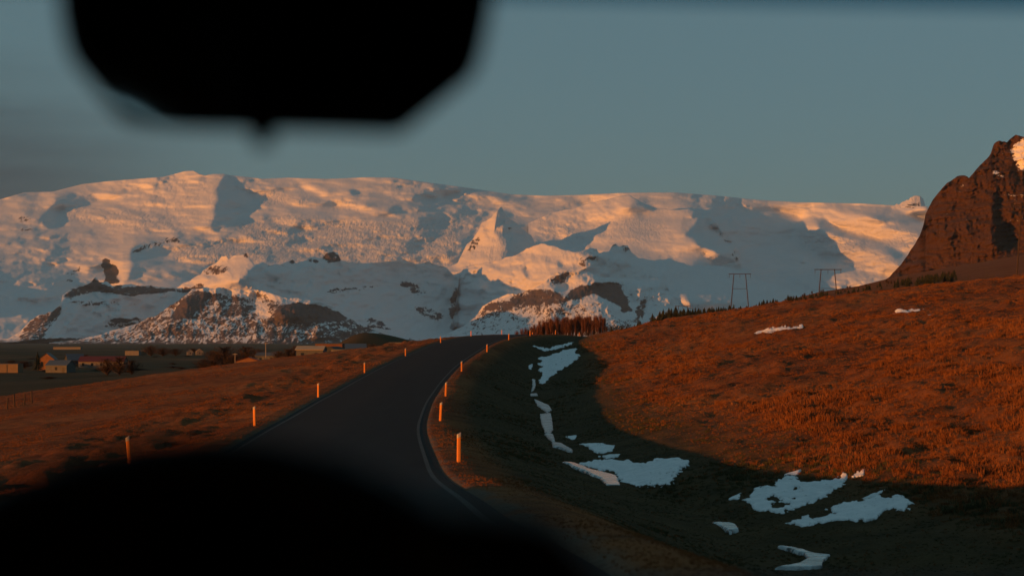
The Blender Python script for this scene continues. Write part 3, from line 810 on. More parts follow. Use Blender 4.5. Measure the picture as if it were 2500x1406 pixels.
# the bare rock massif on the right
M_CLIFF = mountain_mat('brown_cliff_rock', 0.68, (0.062, 0.031, 0.019))
def cliffs(PX, PY, RG, RK):
    WX = PX + 10 * fbm(PX / 40., PY / 40., 9, 3); WY = PY + 0.12 * PX + 8 * fbm(PX / 50., PY / 40., 10, 3)
    led = WY / 15.; led = led - np.floor(led)
    return 0.68 * (-22 * (ridged(WX / 34., PY / 85., 51, 4) - 0.4) - 9 * sstep(0.55, 0.95, led) * (0.4 + 0.6 * vnoise(PX / 30., PY / 12., 57))
            - 12 * (ridged(WX / 60., WY / 17., 53, 4) - 0.4) + 8 * fbm(PX / 9., PY / 8., 52, 4, 0.6) + 3.0 * fbm(PX / 4., PY / 4., 54, 2))
layer('cliff_mountain', M_CLIFF, 2130, 3700, 2.2,
    [(2130,715),(2165,682),(2185,662),(2200,646),(2214,626),(2230,600),(2245,575),(2254,550),(2260,520),(2270,500),(2285,478),(2300,458),(2318,444),(2336,430),(2352,428),(2366,436),(2384,412),(2405,392),(2418,376),(2426,352),(2438,344),(2458,346),(2470,336),(2480,328),(2500,333),(2560,318),(2700,300),(3000,285),(3200,330),(3400,410),(3700,540)],
    [(2130,2.45),(2200,2.42),(2260,2.38),(2360,2.36),(2430,2.36),(2500,2.36),(3000,2.4)],
    [(2130,730),(2500,690),(3000,640),(3700,600)], [(2130,2.2),(2300,2.1),(2500,2.04),(3000,2.0)], 170,
    [([(2424,470),(2436,474),(2438,600),(2428,600)], 3.5), ([(2436,540),(2462,540),(2458,610),(2436,606)], 3.0), ([(2340,400),(2420,380),(2500,460),(2380,450)], 0.3),
     ([(2466,380),(2476,345),(2510,345),(2510,420)], -1.2), ([(2462,390),(2500,450),(2490,460),(2455,410)], 2.0)],
    rocks=[([(2120,740),(2120,250),(3010,250),(3010,740)], 0.90), ([(2466,372),(2476,350),(2500,338),(2540,340),(2540,425),(2490,418)], 0.15), ([(2424,412),(2452,430),(2446,436),(2428,424)], 0.3),
           ([(2445,470),(2480,476),(2500,480),(2500,485),(2450,476)], 0.55), ([(2462,536),(2500,534),(2500,541),(2464,542)], 0.55), ([(2345,445),(2352,446),(2349,466),(2344,462)], 0.6), ([(2474,485),(2482,486),(2476,500)], 0.6)],
    jag=(4, 15), relief_noise=(cliffs,), back=((120, 0.05), (500, 0.4)), g0=0.0, L=160., L_a=0.03)

# ---------------------------------------------------------------- mesh-part helpers
def bm_new():
    return bmesh.new()

def bm_done(bm, name, mat, parent=None, smooth=False, **kw):
    me = bpy.data.meshes.new(name)
    bmesh.ops.recalc_face_normals(bm, faces=bm.faces)
    bm.to_mesh(me); bm.free()
    mats = mat if isinstance(mat, (list, tuple)) else [mat]
    for m in mats: me.materials.append(m)
    if smooth:
        for p in me.polygons: p.use_smooth = True
    return link(name, me, parent, **kw)

def bm_box(bm, x0, x1, y0, y1, z0, z1, mi=0):
    v = [bm.verts.new((x, y, z)) for z in (z0, z1) for y in (y0, y1) for x in (x0, x1)]
    fs = []
    for f in ((0, 2, 3, 1), (4, 5, 7, 6), (0, 1, 5, 4), (2, 6, 7, 3), (0, 4, 6, 2), (1, 3, 7, 5)):
        fc = bm.faces.new([v[i] for i in f]); fc.material_index = mi; fs.append(fc)
    return v

def bm_tube(bm, pts, rads, seg=8, cap=True, mi=0):
    rings = []
    for i, p in enumerate(pts):
        p = Vector(p)
        a = Vector(pts[max(i - 1, 0)]); b = Vector(pts[min(i + 1, len(pts) - 1)])
        t = (b - a).normalized()
        n = t.cross(Vector((0, 1, 0.01)))
        if n.length < 1e-4: n = t.cross(Vector((1, 0, 0)))
        n.normalize(); c = t.cross(n)
        rings.append([bm.verts.new(p + (n * math.cos(k * 2 * math.pi / seg) + c * math.sin(k * 2 * math.pi / seg)) * rads[i]) for k in range(seg)])
    for r0, r1 in zip(rings[:-1], rings[1:]):
        for k in range(seg):
            f = bm.faces.new((r0[k], r0[(k+1) % seg], r1[(k+1) % seg], r1[k])); f.material_index = mi
    if cap:
        bm.faces.new(rings[0]).material_index = mi; bm.faces.new(rings[-1]).material_index = mi

def bm_prism(bm, poly, fn0, fn1):
    """closed prism between two copies of an outline; fn(a, b) -> point"""
    v0 = [bm.verts.new(fn0(*p)) for p in poly]; v1 = [bm.verts.new(fn1(*p)) for p in poly]
    n = len(poly)
    for i in range(n):
        bm.faces.new((v0[i], v0[(i+1) % n], v1[(i+1) % n], v1[i]))
    f0 = bm.faces.new(v0); f1 = bm.faces.new(list(reversed(v1)))
    bmesh.ops.triangulate(bm, faces=[f0, f1])

def gz(x, y):
    return float(groundZ(np.array([float(x)]), np.array([float(y)]))[0])

# ---------------------------------------------------------------- roadside marker posts
M_POST = simple('sun_faded_orange_plastic', (0.70, 0.235, 0.035), 0.5, var=0.12, scale=3.0)
M_REFL = simple('grey_reflector_sheet', (0.42, 0.38, 0.33), 0.35, var=0.1, scale=20)
def marker_post(px, d, side, h, lean, label):
    x = (XR(d) + 0.0 if side > 0 else XC(d) - 4.2)
    x = px2x(px, d) if px is not None else float(x)
    t = thing('marker_post', label, 'post', (x, d, gz(x, d) - 0.02), 0, 'orange marker posts along the road edges')
    t.rotation_euler = (math.radians(rng.uniform(-1, 1)), math.radians(lean), math.radians(rng.uniform(-12, 12)))
    def prof(z, w, dpt, sl=0.0):
        r = []
        for k in range(12):
            a = k * 2 * math.pi / 12
            cx = math.copysign(abs(math.cos(a)) ** 0.6, math.cos(a)) * w; cy = math.copysign(abs(math.sin(a)) ** 0.6, math.sin(a)) * dpt
            r.append((cx, cy, z + sl * cx / w))
        return r
    def loft(name, rs, mat):
        bm = bm_new(); rings = [[bm.verts.new(p) for p in r] for r in rs]
        for a, b in zip(rings[:-1], rings[1:]):
            for k in range(12): bm.faces.new((a[k], a[(k+1) % 12], b[(k+1) % 12], b[k]))
        bm.faces.new(rings[0]); bm.faces.new(rings[-1])
        return bm_done(bm, name, mat, t, smooth=False)
    w = 0.062
    loft('post_body', [prof(-0.35, w, 0.05), prof(0, w, 0.05), prof(h * 0.84, w, 0.048, 0.03)], M_POST)
    loft('reflector_cap', [prof(h * 0.842, w + .002, 0.05, 0.03), prof(h * 0.965, w + .002, 0.05, 0.035)], M_REFL)
    return t
ordn = ['nearest', 'second', 'third', 'fourth', 'fifth', 'sixth', 'seventh', 'eighth', 'ninth']
right_posts = [(1120, 43, 0.91, 0.5), (1075, 68, 0.93, 3.0), (1088, 90, 0.93, 2.5), (1127, 120, 0.9, 0.3), (1189, 152, 0.88, 0.5), (1242, 182, 0.88, 0.8), (1294, 208, 0.88, 0.0), (1356, 240, 0.82, 3.0), (1414, 268, 0.8, 3.0)]
left_posts = [(318, 46, 1.04, -5.0), (622, 64, 0.92, -1.5), (777, 89, 0.92, 0.3), (890, 118, 0.9, 0.0), (990, 145, 0.9, 0.0), (1076, 173, 0.95, -2.0), (1150, 205, 0.85, -0.5), (1225, 238, 0.85, -0.5), (1300, 263, 0.7, 0.5)]
for i, (px, d, h, ln) in enumerate(right_posts):
    marker_post(px, d, 1, h, ln, '%s orange marker post along the right road edge, %s' % (ordn[i], ['upright beside the shaded ditch', 'leaning slightly right', 'on the inside of the bend', 'where the edge line ends', 'on the lit grass verge', 'near the crest of the road', 'at the crest of the road', 'past the crest', 'beside the hillside'][i]))
for i, (px, d, h, ln) in enumerate(left_posts):
    marker_post(px, d, -1, h, ln, '%s orange marker post along the left road edge, %s' % (ordn[i], ['leaning left above the dark car interior', 'upright in the orange grass', 'on the outside of the bend', 'halfway up the rise', 'in the sunlit verge', 'just below the crest', 'against the snowy mountain foot', 'at the crest', 'small and far past the crest'][i]))

# ---------------------------------------------------------------- snow patches and meltwater in the ditch
def snow_mat():
    m, nt, b = newmat('old_snow')
    geo = N(nt, 'ShaderNodeNewGeometry')
    n = noise(nt, geo.outputs['Position'], 2.5, 5, 0.6)
    r = ramp(nt, n.outputs[0], [(0.3, (0.60, 0.63, 0.66)), (0.7, (0.78, 0.79, 0.81))])
    nt.links.new(r.outputs[0], b.inputs['Base Color']); b.inputs['Roughness'].default_value = 0.7
    bp = N(nt, 'ShaderNodeBump'); bp.inputs['Strength'].default_value = 0.35; bp.inputs['Distance'].default_value = 0.06
    nt.links.new(n.outputs[0], bp.inputs['Height']); nt.links.new(bp.outputs[0], b.inputs['Normal'])
    return m
M_SNOW = snow_mat()
def ice_mat(name, rough, bump):
    m, nt, b = newmat(name)
    geo = N(nt, 'ShaderNodeNewGeometry')
    mp = N(nt, 'ShaderNodeMapping'); mp.inputs['Scale'].default_value = (1.2, 3.4, 1)
    nt.links.new(geo.outputs['Position'], mp.inputs['Vector'])
    n = noise(nt, mp.outputs[0], 1.0, 5, 0.6, 0.5)
    r = ramp(nt, n.outputs[0], [(0.40, (0.03, 0.035, 0.035)), (0.56, (0.42, 0.45, 0.47))])
    nt.links.new(r.outputs[0], b.inputs['Base Color']); b.inputs['Roughness'].default_value = rough
    b.inputs['Specular IOR Level'].default_value = 0.5
    bp = N(nt, 'ShaderNodeBump'); bp.inputs['Strength'].default_value = bump; bp.inputs['Distance'].default_value = 0.05
    nt.links.new(n.outputs[0], bp.inputs['Height']); nt.links.new(bp.outputs[0], b.inputs['Normal'])
    return m
M_WET = ice_mat('rippled_stream_ice', 0.30, 0.7); M_GLAZE = ice_mat('smooth_meltwater', 0.08, 0.10)
COVER = []      # outlines kept clear of grass
def ground_patch(name, poly, mat, label, cat, holes=(), step=1.3, lift=0.03, flat=False, group=None, jit=5.5):
    a = np.array(poly, float)
    COVER.append(poly)
    x0, x1 = a[:, 0].min() - 6, a[:, 0].max() + 6; y0, y1 = a[:, 1].min() - 5, a[:, 1].max() + 5
    sx = max(step, (x1 - x0) / 230.); sy = max(step * 0.45, (y1 - y0) / 130.)
    gx = np.arange(x0, x1 + sx, sx); gy = np.arange(y0, y1 + sy, sy)
    GX, GY = np.meshgrid(gx, gy)
    d = ray_ground(GX, GY)
    ok = d < 890
    X = px2x(GX, d); Y = d
    wd = x1 - x0; am = jit * np.clip(wd / 110., 0.25, 2.2)
    jx = am * fbm(GX / 13., GY / 4.5, 401, 4, 0.65) * 1.5; jy = 0.38 * am * fbm(GX / 15., GY / 6., 402, 4, 0.65) * 1.5
    m0 = in_poly(GX + jx, GY + jy, poly)
    for hp in holes: m0 &= ~in_poly(GX + jx, GY + jy, hp)
    soft = blur(m0.astype(float), 3 if min(GX.shape) > 30 else 1)
    fine = fbm(GX / 7., GY / 2.6, 405, 4, 0.7)
    m = (soft + (0.30 if flat else 0.9) * fine > 0.5) & ok & (soft > 0.08)
    cov = blur(m.astype(float), 1)
    Z = groundZ(X, Y)
    if flat:
        zz = np.median(Z[m]) if m.any() else 0
        Z = np.where(True, 0.4 * np.clip(zz, groundZ(X, Y, False) - 0.1, groundZ(X, Y, False) + 0.1) + 0.6 * groundZ(X, Y, False), Z)
    else:
        Z = np.maximum(Z, groundZ(X, Y, False) - 0.02)
    Z = Z + np.where(m, 0.012 + lift * sstep(0.45, 1.0, soft), -0.04) + (0 if flat else 0.03 * fbm(X / 0.9, Y / 1.4, 403, 3))
    nr, nc = GX.shape
    q = grid_quads(nr, nc)
    mm = m.ravel()
    keep = mm[q].sum(1) >= 2
    q = q[keep][:, ::-1]
    used = np.unique(q); idx = np.full(nr * nc, -1); idx[used] = np.arange(len(used))
    co = np.stack([X, Y, Z], -1).reshape(-1, 3)[used]
    return link(name, mesh_np(name, co, idx[q], mat), None, label, cat, group)

SNOW = [
 ([(1300,845),(1340,849),(1380,839),(1405,833),(1388,845),(1355,853),(1335,857),(1315,851)], 'thin snow streak at the top of the ditch near the crest'),
 ([(1307,875),(1345,868),(1375,855),(1410,849),(1402,860),(1416,866),(1406,880),(1390,893),(1365,905),(1345,918),(1335,932),(1318,938),(1315,925),(1327,912),(1313,905),(1327,893),(1312,889),(1325,880)], 'large half-lit snow patch at the foot of the hillside, upper ditch'),
 ([(1290,893),(1300,888),(1298,902),(1289,900)], 'tiny snow scrap left of the half-lit patch in the ditch'),
 ([(1382,1064),(1410,1062),(1402,1073),(1392,1070)], 'small snow scrap beside the frozen stream'),
 ([(1410,1083),(1450,1081),(1503,1087),(1495,1098),(1475,1105),(1455,1103),(1440,1093)], 'slim snow patch in the ditch above the big blue patch'),
 ([(1460,1113),(1513,1107),(1506,1113),(1480,1117)], 'narrow snow sliver just above the big blue patch'),
 ([(1413,1127),(1470,1122),(1520,1120),(1558,1130),(1570,1136),(1600,1121),(1660,1118),(1683,1132),(1660,1145),(1650,1165),(1635,1183),(1590,1185),(1550,1187),(1520,1177),(1515,1165),(1490,1150),(1450,1140),(1415,1134)], 'big blue shaded snow patch in the middle of the ditch'),
 ([(1777,1221),(1812,1204),(1803,1223),(1780,1225)], 'small snow scrap left of the perforated patch'),
 ([(1803,1226),(1840,1215),(1836,1202),(1860,1195),(1890,1185),(1910,1163),(1945,1164),(1955,1178),(1980,1180),(2015,1174),(2050,1170),(2066,1161),(2058,1185),(2030,1205),(1990,1225),(1950,1240),(1900,1259),(1870,1250),(1838,1248),(1830,1230)], 'shaded snow patch with grass showing through holes, right of the ditch'),
 ([(1912,1158),(1955,1145),(1950,1156),(1915,1162)], 'small snow streak above the perforated patch'),
 ([(2076,1166),(2114,1154),(2108,1162),(2080,1169)], 'short sunlit snow streak in the orange grass'),
 ([(1922,1285),(1972,1262),(1985,1271),(2040,1255),(2024,1245),(2050,1231),(2110,1224),(2160,1211),(2150,1220),(2202,1214),(2228,1227),(2210,1244),(2190,1247),(2180,1238),(2155,1243),(2140,1263),(2080,1270),(2020,1276),(1960,1288)], 'long wavy shaded snow patch, lowest on the right slope'),
 ([(2100,1221),(2165,1203),(2135,1218)], 'thin snow finger above the long wavy patch'),
 ([(1835,812),(1880,803),(1925,799),(1962,793),(1958,799),(1900,807),(1850,814)], 'narrow snow strip under the bank on the hillside'),
 ([(2172,767),(2200,760),(2256,756),(2242,763),(2210,768)], 'short snow strip high on the orange hillside'),
 ([(2262,768),(2282,766),(2275,770)], 'tiny snow scrap right of the hillside strip'),
]
for poly, lab in SNOW:
    holes = ()
    if 'perforated' in lab or 'holes' in lab:
        holes = ([(1872,1222),(1888,1214),(1910,1218),(1900,1227),(1880,1228)], [(1876,1240),(1890,1231),(1930,1227),(1925,1235),(1890,1244)], [(1930,1193),(1942,1188),(1945,1195),(1934,1198)], [(1940,1204),(1964,1197),(1958,1204)], [(1928,1220),(1950,1213),(1942,1222)])
    ground_patch('snow_patch', poly, M_SNOW, lab, 'snow patch', holes, group='snow patches left on the grass')
ICE = [
 ([(1298,924),(1307,926),(1308,940),(1304,952),(1297,958),(1300,940)], 'uppermost shred of the frozen stream in the ditch'),
 ([(1293,962),(1311,961),(1314,968),(1296,969)], 'small ice shred in the stream above the ice chain'),
 ([(1302,972),(1325,982),(1341,990),(1348,1003),(1335,1009),(1325,1001),(1311,990)], 'first broad piece of the frozen stream'),
 ([(1317,1011),(1346,1008),(1351,1050),(1343,1061),(1330,1058),(1320,1030)], 'rippled middle piece of the frozen stream'),
 ([(1327,1059),(1351,1060),(1356,1079),(1345,1076)], 'pale bend in the frozen stream'),
 ([(1346,1079),(1370,1082),(1399,1099),(1396,1106),(1372,1096),(1350,1090)], 'lower tail of the frozen stream beside the snow scrap'),
 ([(1369,1125),(1405,1130),(1440,1145),(1472,1153),(1506,1163),(1516,1190),(1480,1188),(1465,1170),(1440,1160),(1400,1140)], 'glassy ice reflecting the orange mountain beside the big snow patch'),
 ([(1733,1280),(1780,1281),(1796,1285),(1806,1299),(1780,1303),(1765,1295)], 'small pale pool in the dark grass'),
 ([(1888,1335),(1920,1338),(1960,1345),(1985,1355),(2029,1358),(2012,1375),(2008,1390),(1950,1393),(1886,1392),(1950,1380),(1972,1368),(1965,1358)], 'curved pale pool at the bottom of the ditch'),
]
for poly, lab in ICE:
    ground_patch('stream_ice', poly, M_GLAZE if ('glassy' in lab or 'pool' in lab) else M_WET, lab, 'ice', flat=True, lift=0.07, group='frozen stream in the ditch', jit=1.6)

# ---------------------------------------------------------------- grass
def grass_mat():
    m, nt, b = newmat('dry_grass_blades')
    oi = N(nt, 'ShaderNodeObjectInfo')
    geo = N(nt, 'ShaderNodeNewGeometry')
    n = noise(nt, geo.outputs['Position'], 0.07, 4, 0.55)
    s = math_node(nt, 'ADD', math_node(nt, 'MULTIPLY', oi.outputs['Random'], 0.35), math_node(nt, 'ADD', math_node(nt, 'MULTIPLY', n.outputs[0], 0.55), math_node(nt, 'MULTIPLY', noise(nt, geo.outputs['Position'], 0.32, 3, 0.6).outputs[0], 0.4)))
    r = ramp(nt, s, [(0.25, (0.075, 0.027, 0.011)), (0.5, (0.150, 0.054, 0.018)), (0.75, (0.21, 0.082, 0.028)), (0.95, (0.26, 0.12, 0.048))])
    nt.links.new(r.outputs[0], b.inputs['Base Color'])
    b.inputs['Roughness'].default_value = 0.8; b.inputs['Specular IOR Level'].default_value = 0.1
    return m
M_BLADE = grass_mat()
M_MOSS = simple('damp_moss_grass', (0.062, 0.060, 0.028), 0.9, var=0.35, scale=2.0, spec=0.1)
def tuft_mesh(seed, nb=22, hh=0.34, rad=0.16, mat=None):
    r = np.random.default_rng(seed)
    co = []; tr = []
    for i in range(nb):
        a = r.uniform(0, 2 * math.pi); rr = rad * math.sqrt(r.uniform()); h = hh * r.uniform(0.5, 1.1)
        bx, by = rr * math.cos(a), rr * math.sin(a)
        ln = r.uniform(0.15, 0.75) * h; la = a + r.normal(0, 0.7)
        ex, ey = bx + ln * math.cos(la), by + ln * math.sin(la)
        wa = r.uniform(0, math.pi); w = 0.013
        wx, wy = w * math.cos(wa), w * math.sin(wa)
        k = len(co)
        mx, my = bx + 0.35 * (ex - bx), by + 0.35 * (ey - by)
        co += [(bx - wx, by - wy, -0.05), (bx + wx, by + wy, -0.05), (mx + wx * .8, my + wy * .8, h * 0.6), (mx - wx * .8, my - wy * .8, h * 0.6), (ex, ey, h * r.uniform(0.75, 1.0))]
        tr += [(k, k+1, k+2), (k, k+2, k+3), (k+3, k+2, k+4)]
    return mesh_np('grass_tuft', co, None, mat or M_BLADE, smooth=False, tris=tr)

def build_grass(n=190000):
    d = 7 + (265 - 7) * rng.random(n) ** 1.15
    k = rng.uniform(-0.45, 0.45, n)
    x = k * d; y = d
    u = x - XC(y)
    keep = np.abs(u) > 3.6 + 0.3 * rng.random(n)
    keep &= (XE(y) - x) < 14
    px = CX + k * F; z0 = groundZ(x, y); py = HY - (z0 - EYE) / y * F
    for poly in COVER:
        a = np.array(poly)
        near = (px > a[:, 0].min()) & (px < a[:, 0].max()) & (py > a[:, 1].min()) & (py < a[:, 1].max())
        ii = np.where(near)[0]
        if len(ii): keep[ii[in_poly(px[ii], py[ii], poly) & (rng.random(len(ii)) > 0.10)]] = False
    x, y, z0, u = x[keep], y[keep], z0[keep], u[keep]
    clump = vnoise(x / 1.1, y / 1.1, 55)
    sc = 0.20 + 0.50 * clump + 0.15 * rng.random(len(x))
    sc *= 0.45 + 1.0 * sstep(0.25, 0.75, 0.5 + 0.5 * fbm(x / 3.2, y / 12., 58, 3))
    sc *= 0.6 + 0.4 * sstep(4.2, 7.5, np.abs(u))
    sc *= 0.42 + 0.58 * sstep(2.0, 9, x - XD(y) + 12 * (u < -4))
    me = bpy.data.meshes.new('grass_points')
    me.vertices.add(len(x)); me.vertices.foreach_set('co', np.stack([x, y, z0], -1).astype(np.float32).ravel())
    add_attr(me, 'scl', sc)
    a = me.attributes.new('rot', 'FLOAT_VECTOR', 'POINT')
    rv = np.stack([rng.normal(0, 0.12, len(x)), rng.normal(0, 0.12, len(x)), rng.uniform(0, 6.28, len(x))], -1)
    a.data.foreach_set('vector', rv.astype(np.float32).ravel())
    vid = rng.integers(0, 4, len(x))
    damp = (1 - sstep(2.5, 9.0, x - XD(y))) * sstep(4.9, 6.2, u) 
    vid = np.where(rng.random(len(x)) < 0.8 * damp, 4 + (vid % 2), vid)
    a = me.attributes.new('vid', 'INT', 'POINT'); a.data.foreach_set('value', vid.astype(np.int32))
    o = link('grass', me, kind='stuff'); o['label'] = 'short dry orange grass over the roadside and hillside'
    tc = bpy.data.collections.new('grass_tufts')
    for i in range(6):
        to = bpy.data.objects.new('grass_tuft_%d' % i, tuft_mesh(100 + i, nb=[20, 26, 16, 30, 28, 34][i], hh=[0.30, 0.24, 0.38, 0.20, 0.26, 0.2][i], rad=[0.15, 0.22, 0.12, 0.26, 0.22, 0.28][i], mat=M_MOSS if i > 3 else None))
        tc.objects.link(to)
    ng = bpy.data.node_groups.new('scatter_grass', 'GeometryNodeTree')
    ng.interface.new_socket('Geometry', in_out='INPUT', socket_type='NodeSocketGeometry')
    ng.interface.new_socket('Geometry', in_out='OUTPUT', socket_type='NodeSocketGeometry')
    gi = ng.nodes.new('NodeGroupInput'); go = ng.nodes.new('NodeGroupOutput')
    ci = ng.nodes.new('GeometryNodeCollectionInfo'); ci.inputs[0].default_value = tc
    ci.inputs['Separate Children'].default_value = True; ci.inputs['Reset Children'].default_value = True
    ip = ng.nodes.new('GeometryNodeInstanceOnPoints'); ip.inputs['Pick Instance'].default_value = True
    def na(nm, ty):
        q = ng.nodes.new('GeometryNodeInputNamedAttribute'); q.data_type = ty; q.inputs['Name'].default_value = nm; return q.outputs[0]
    ng.links.new(gi.outputs[0], ip.inputs['Points']); ng.links.new(ci.outputs[0], ip.inputs['Instance'])
    ng.links.new(na('vid', 'INT'), ip.inputs['Instance Index'])
    er = ng.nodes.new('FunctionNodeEulerToRotation')
    ng.links.new(na('rot', 'FLOAT_VECTOR'), er.inputs[0]); ng.links.new(er.outputs[0], ip.inputs['Rotation'])
    ng.links.new(na('scl', 'FLOAT'), ip.inputs['Scale'])
    ng.links.new(ip.outputs[0], go.inputs[0])
    md = o.modifiers.new('scatter', 'NODES'); md.node_group = ng
build_grass()

# ---------------------------------------------------------------- power line
M_POLE = simple('tarred_wood', (0.045, 0.030, 0.024), 0.85, var=0.3, scale=3)
M_INS = simple('glass_insulator', (0.06, 0.05, 0.05), 0.3, var=0.1)
def pylon(pxc, d, base_py, top_py, arm, top_gap, base_gap, label, brace=0.42, sink=1.5):
    x = px2x(pxc, d); zt = py2z(top_py, d); zb = gz(x, d) - 0.3 if base_py is None else py2z(base_py, d) - sink
    t = thing('power_pylon', label, 'pylon', (x, d, zb), 0, 'wooden power pylons on the hill')
    h = zt - zb
    for s in (-1, 1):
        bm = bm_new(); bm_tube(bm, [(s * base_gap / 2, 0, -0.5), (s * top_gap / 2, 0, h + 0.15)], [0.19, 0.14], 8)
        bm_done(bm, 'leg', M_POLE, t)
    bm = bm_new(); bm_box(bm, -arm / 2, arm / 2, -0.30, -0.16, h - 0.14, h + 0.10); bm_done(bm, 'crossarm', M_POLE, t)
    zz = h * (1 - brace); g = base_gap + (top_gap - base_gap) * (zz + 0.5) / (h + 0.65)
    bm = bm_new(); bm_tube(bm, [(-g / 2, -0.2, zz), (g / 2, -0.2, zz)], [0.07, 0.07], 6); bm_done(bm, 'brace', M_POLE, t)
    for xx in (-arm / 2 + 0.25, 0, arm / 2 - 0.25):
        bm = bm_new(); bm_tube(bm, [(xx, -0.23, h - 0.14), (xx, -0.23, h - 1.5)], [0.05, 0.05], 6)
        for k in range(5): bm_tube(bm, [(xx, -0.23, h - 0.5 - 0.2 * k), (xx, -0.23, h - 0.56 - 0.2 * k)], [0.13, 0.10], 8)
        bm_done(bm, 'insulator_string', M_INS, t)
    return t
pylon(1806, 540, 745, 669, 8.5, 4.4, 6.9, 'wooden twin-leg power pylon above the small conifers, middle of the three on the skyline')
pylon(2021, 480, 727, 658, 9.2, 4.5, 6.6, 'wooden twin-leg power pylon nearest the cliff on the skyline', brace=0.58)
pylon(1667, 760, None, 747, 8.5, 4.6, 6.4, 'distant pylon whose crossarm just clears the conifers')
pylon(2518, 330, None, 500, 9.0, 4.6, 6.9, 'tall wooden pylon leg cut by the right picture edge')

M_FENCE = simple('grey_fence_wood', (0.06, 0.042, 0.03), 0.9, var=0.3)
def fence_post(px, py, d, h, label, lean=0):
    if d is None: d = float(ray_ground(np.array([px]), np.array([py]))[0])
    x = px2x(px, d)
    bm = bm_new(); bm_tube(bm, [(0, 0, -0.4), (0, 0, h)], [0.075, 0.065], 7)
    o = bm_done(bm, 'fence_post', M_FENCE, None, label=label, cat='fence post', group='old fence posts')
    o.location = (x, d, gz(x, d)); o.rotation_euler = (0, math.radians(lean), 0)
fence_post(2363, 684, None, 1.9, 'leaning fence post on the hilltop right of the dark conifer band', 6)
fence_post(2412, 676, None, 1.3, 'short fence post on the hilltop, right of the leaning one', -4)
for i, px in enumerate((18, 36, 60, 78)):
    fence_post(px, 0, 122 + 2 * i, 1.0 + 0.15 * (i % 2), ['leftmost', 'second', 'third', 'rightmost'][i] + ' of four grey fence posts at the left field edge', [2, -3, 1, -2][i])

# ---------------------------------------------------------------- trees
M_BARK = simple('brown_bark', (0.028, 0.017, 0.013), 0.9, var=0.3, scale=4)
M_TWIG = simple('reddish_twigs', (0.120, 0.050, 0.032), 0.9, var=0.35, scale=0.6)
M_NEEDLE = simple('dark_spruce_needles', (0.022, 0.026, 0.014), 0.9, var=0.4, scale=1.5)
M_BUSH = simple('brown_bush_twigs', (0.060, 0.034, 0.020), 0.9, var=0.4, scale=0.8)

def twig_mesh(seed, h, spread, n, upright, mat, base=0.12, w=0.028):
    """crown of thin forked twigs leaving the stem at all heights"""
    r = np.random.default_rng(seed); co = []; tr = []
    for i in range(n):
        z0 = h * r.uniform(base, 0.82); a = r.uniform(0, 2 * math.pi)
        L = (h - z0) * r.uniform(0.35, 1.0); out = spread * r.uniform(0.25, 1.0) * math.sin(math.pi * min(1, (z0 / h) * 0.8 + 0.22))
        p0 = np.array([0.02 * math.cos(a), 0.02 * math.sin(a), z0])
        p1 = p0 + np.array([out * 0.7 * math.cos(a), out * 0.7 * math.sin(a), L * (0.45 if upright else 0.25)])
        p2 = p1 + np.array([out * 0.3 * math.cos(a + r.normal(0, .5)), out * 0.3 * math.sin(a + r.normal(0, .5)), L * (0.55 if upright else 0.25)])
        wa = r.uniform(0, math.pi); wv = np.array([math.cos(wa), math.sin(wa), 0]) * w
        k = len(co); co += [p0 - wv, p0 + wv, p1 + wv * .6, p1 - wv * .6, p2]
        tr += [(k, k+1, k+2), (k, k+2, k+3), (k+3, k+2, k+4)]
        for j in range(4):
            f = r.uniform(0.2, 1); q0 = p1 + (p2 - p1) * f * .8 if f > .5 else p0 + (p1 - p0) * (f * 2)
            b = a + r.normal(0, 1.1); l2 = 0.16 * h * r.uniform(0.4, 1)
            q1 = q0 + np.array([l2 * .45 * math.cos(b), l2 * .45 * math.sin(b), l2 * (0.9 if upright else 0.5)])
            k = len(co); co += [q0 - wv * .5, q0 + wv * .5, q1]; tr += [(k, k+1, k+2)]
    return mesh_np('crown', np.array(co), None, mat, smooth=False, tris=tr)

def trunk_mesh(seed, h, r0, lean=0.03):
    r = np.random.default_rng(seed); bm = bm_new()
    pts = [(0, 0, -0.4)]; 
    for k in range(1, 6): pts.append((r.normal(0, lean * h * .2), r.normal(0, lean * h * .2), h * 0.9 * k / 5))
    bm_tube(bm, pts, [r0 * (1 - 0.16 * i) for i in range(6)], 6)
    for k in range(5):
        z = h * r.uniform(0.25, 0.7); a = r.uniform(0, 6.28); L = h * 0.22
        bm_tube(bm, [(0, 0, z), (L * .4 * math.cos(a), L * .4 * math.sin(a), z + L * .6), (L * .6 * math.cos(a), L * .6 * math.sin(a), z + L)], [r0 * .45, r0 * .3, r0 * .12], 5)
    me = bpy.data.meshes.new('trunk'); bm.to_mesh(me); bm.free(); me.materials.append(M_BARK)
    return me

POP = [(trunk_mesh(20 + i, 8.5, 0.12), twig_mesh(30 + i, 8.5, 1.0, 170, True, M_TWIG, base=0.05, w=0.042)) for i in range(4)]
BUSHY = [(trunk_mesh(40 + i, 5.5, 0.13), twig_mesh(50 + i, 5.5, 2.4, 300, False, M_BUSH, base=0.04, w=0.06)) for i in range(3)]
def tree(kind, x, y, s, name, label, cat, group, rz=0, z=None, sz=None):
    tm, cm = kind[int(rng.integers(0, len(kind)))]
    t = thing(name, label, cat, (x, y, (gz(x, y) if z is None else z) - 0.1), rz, group)
    t.scale = (s, s, sz or s)
    link('trunk', tm, t); link('crown', cm, t)
    return t
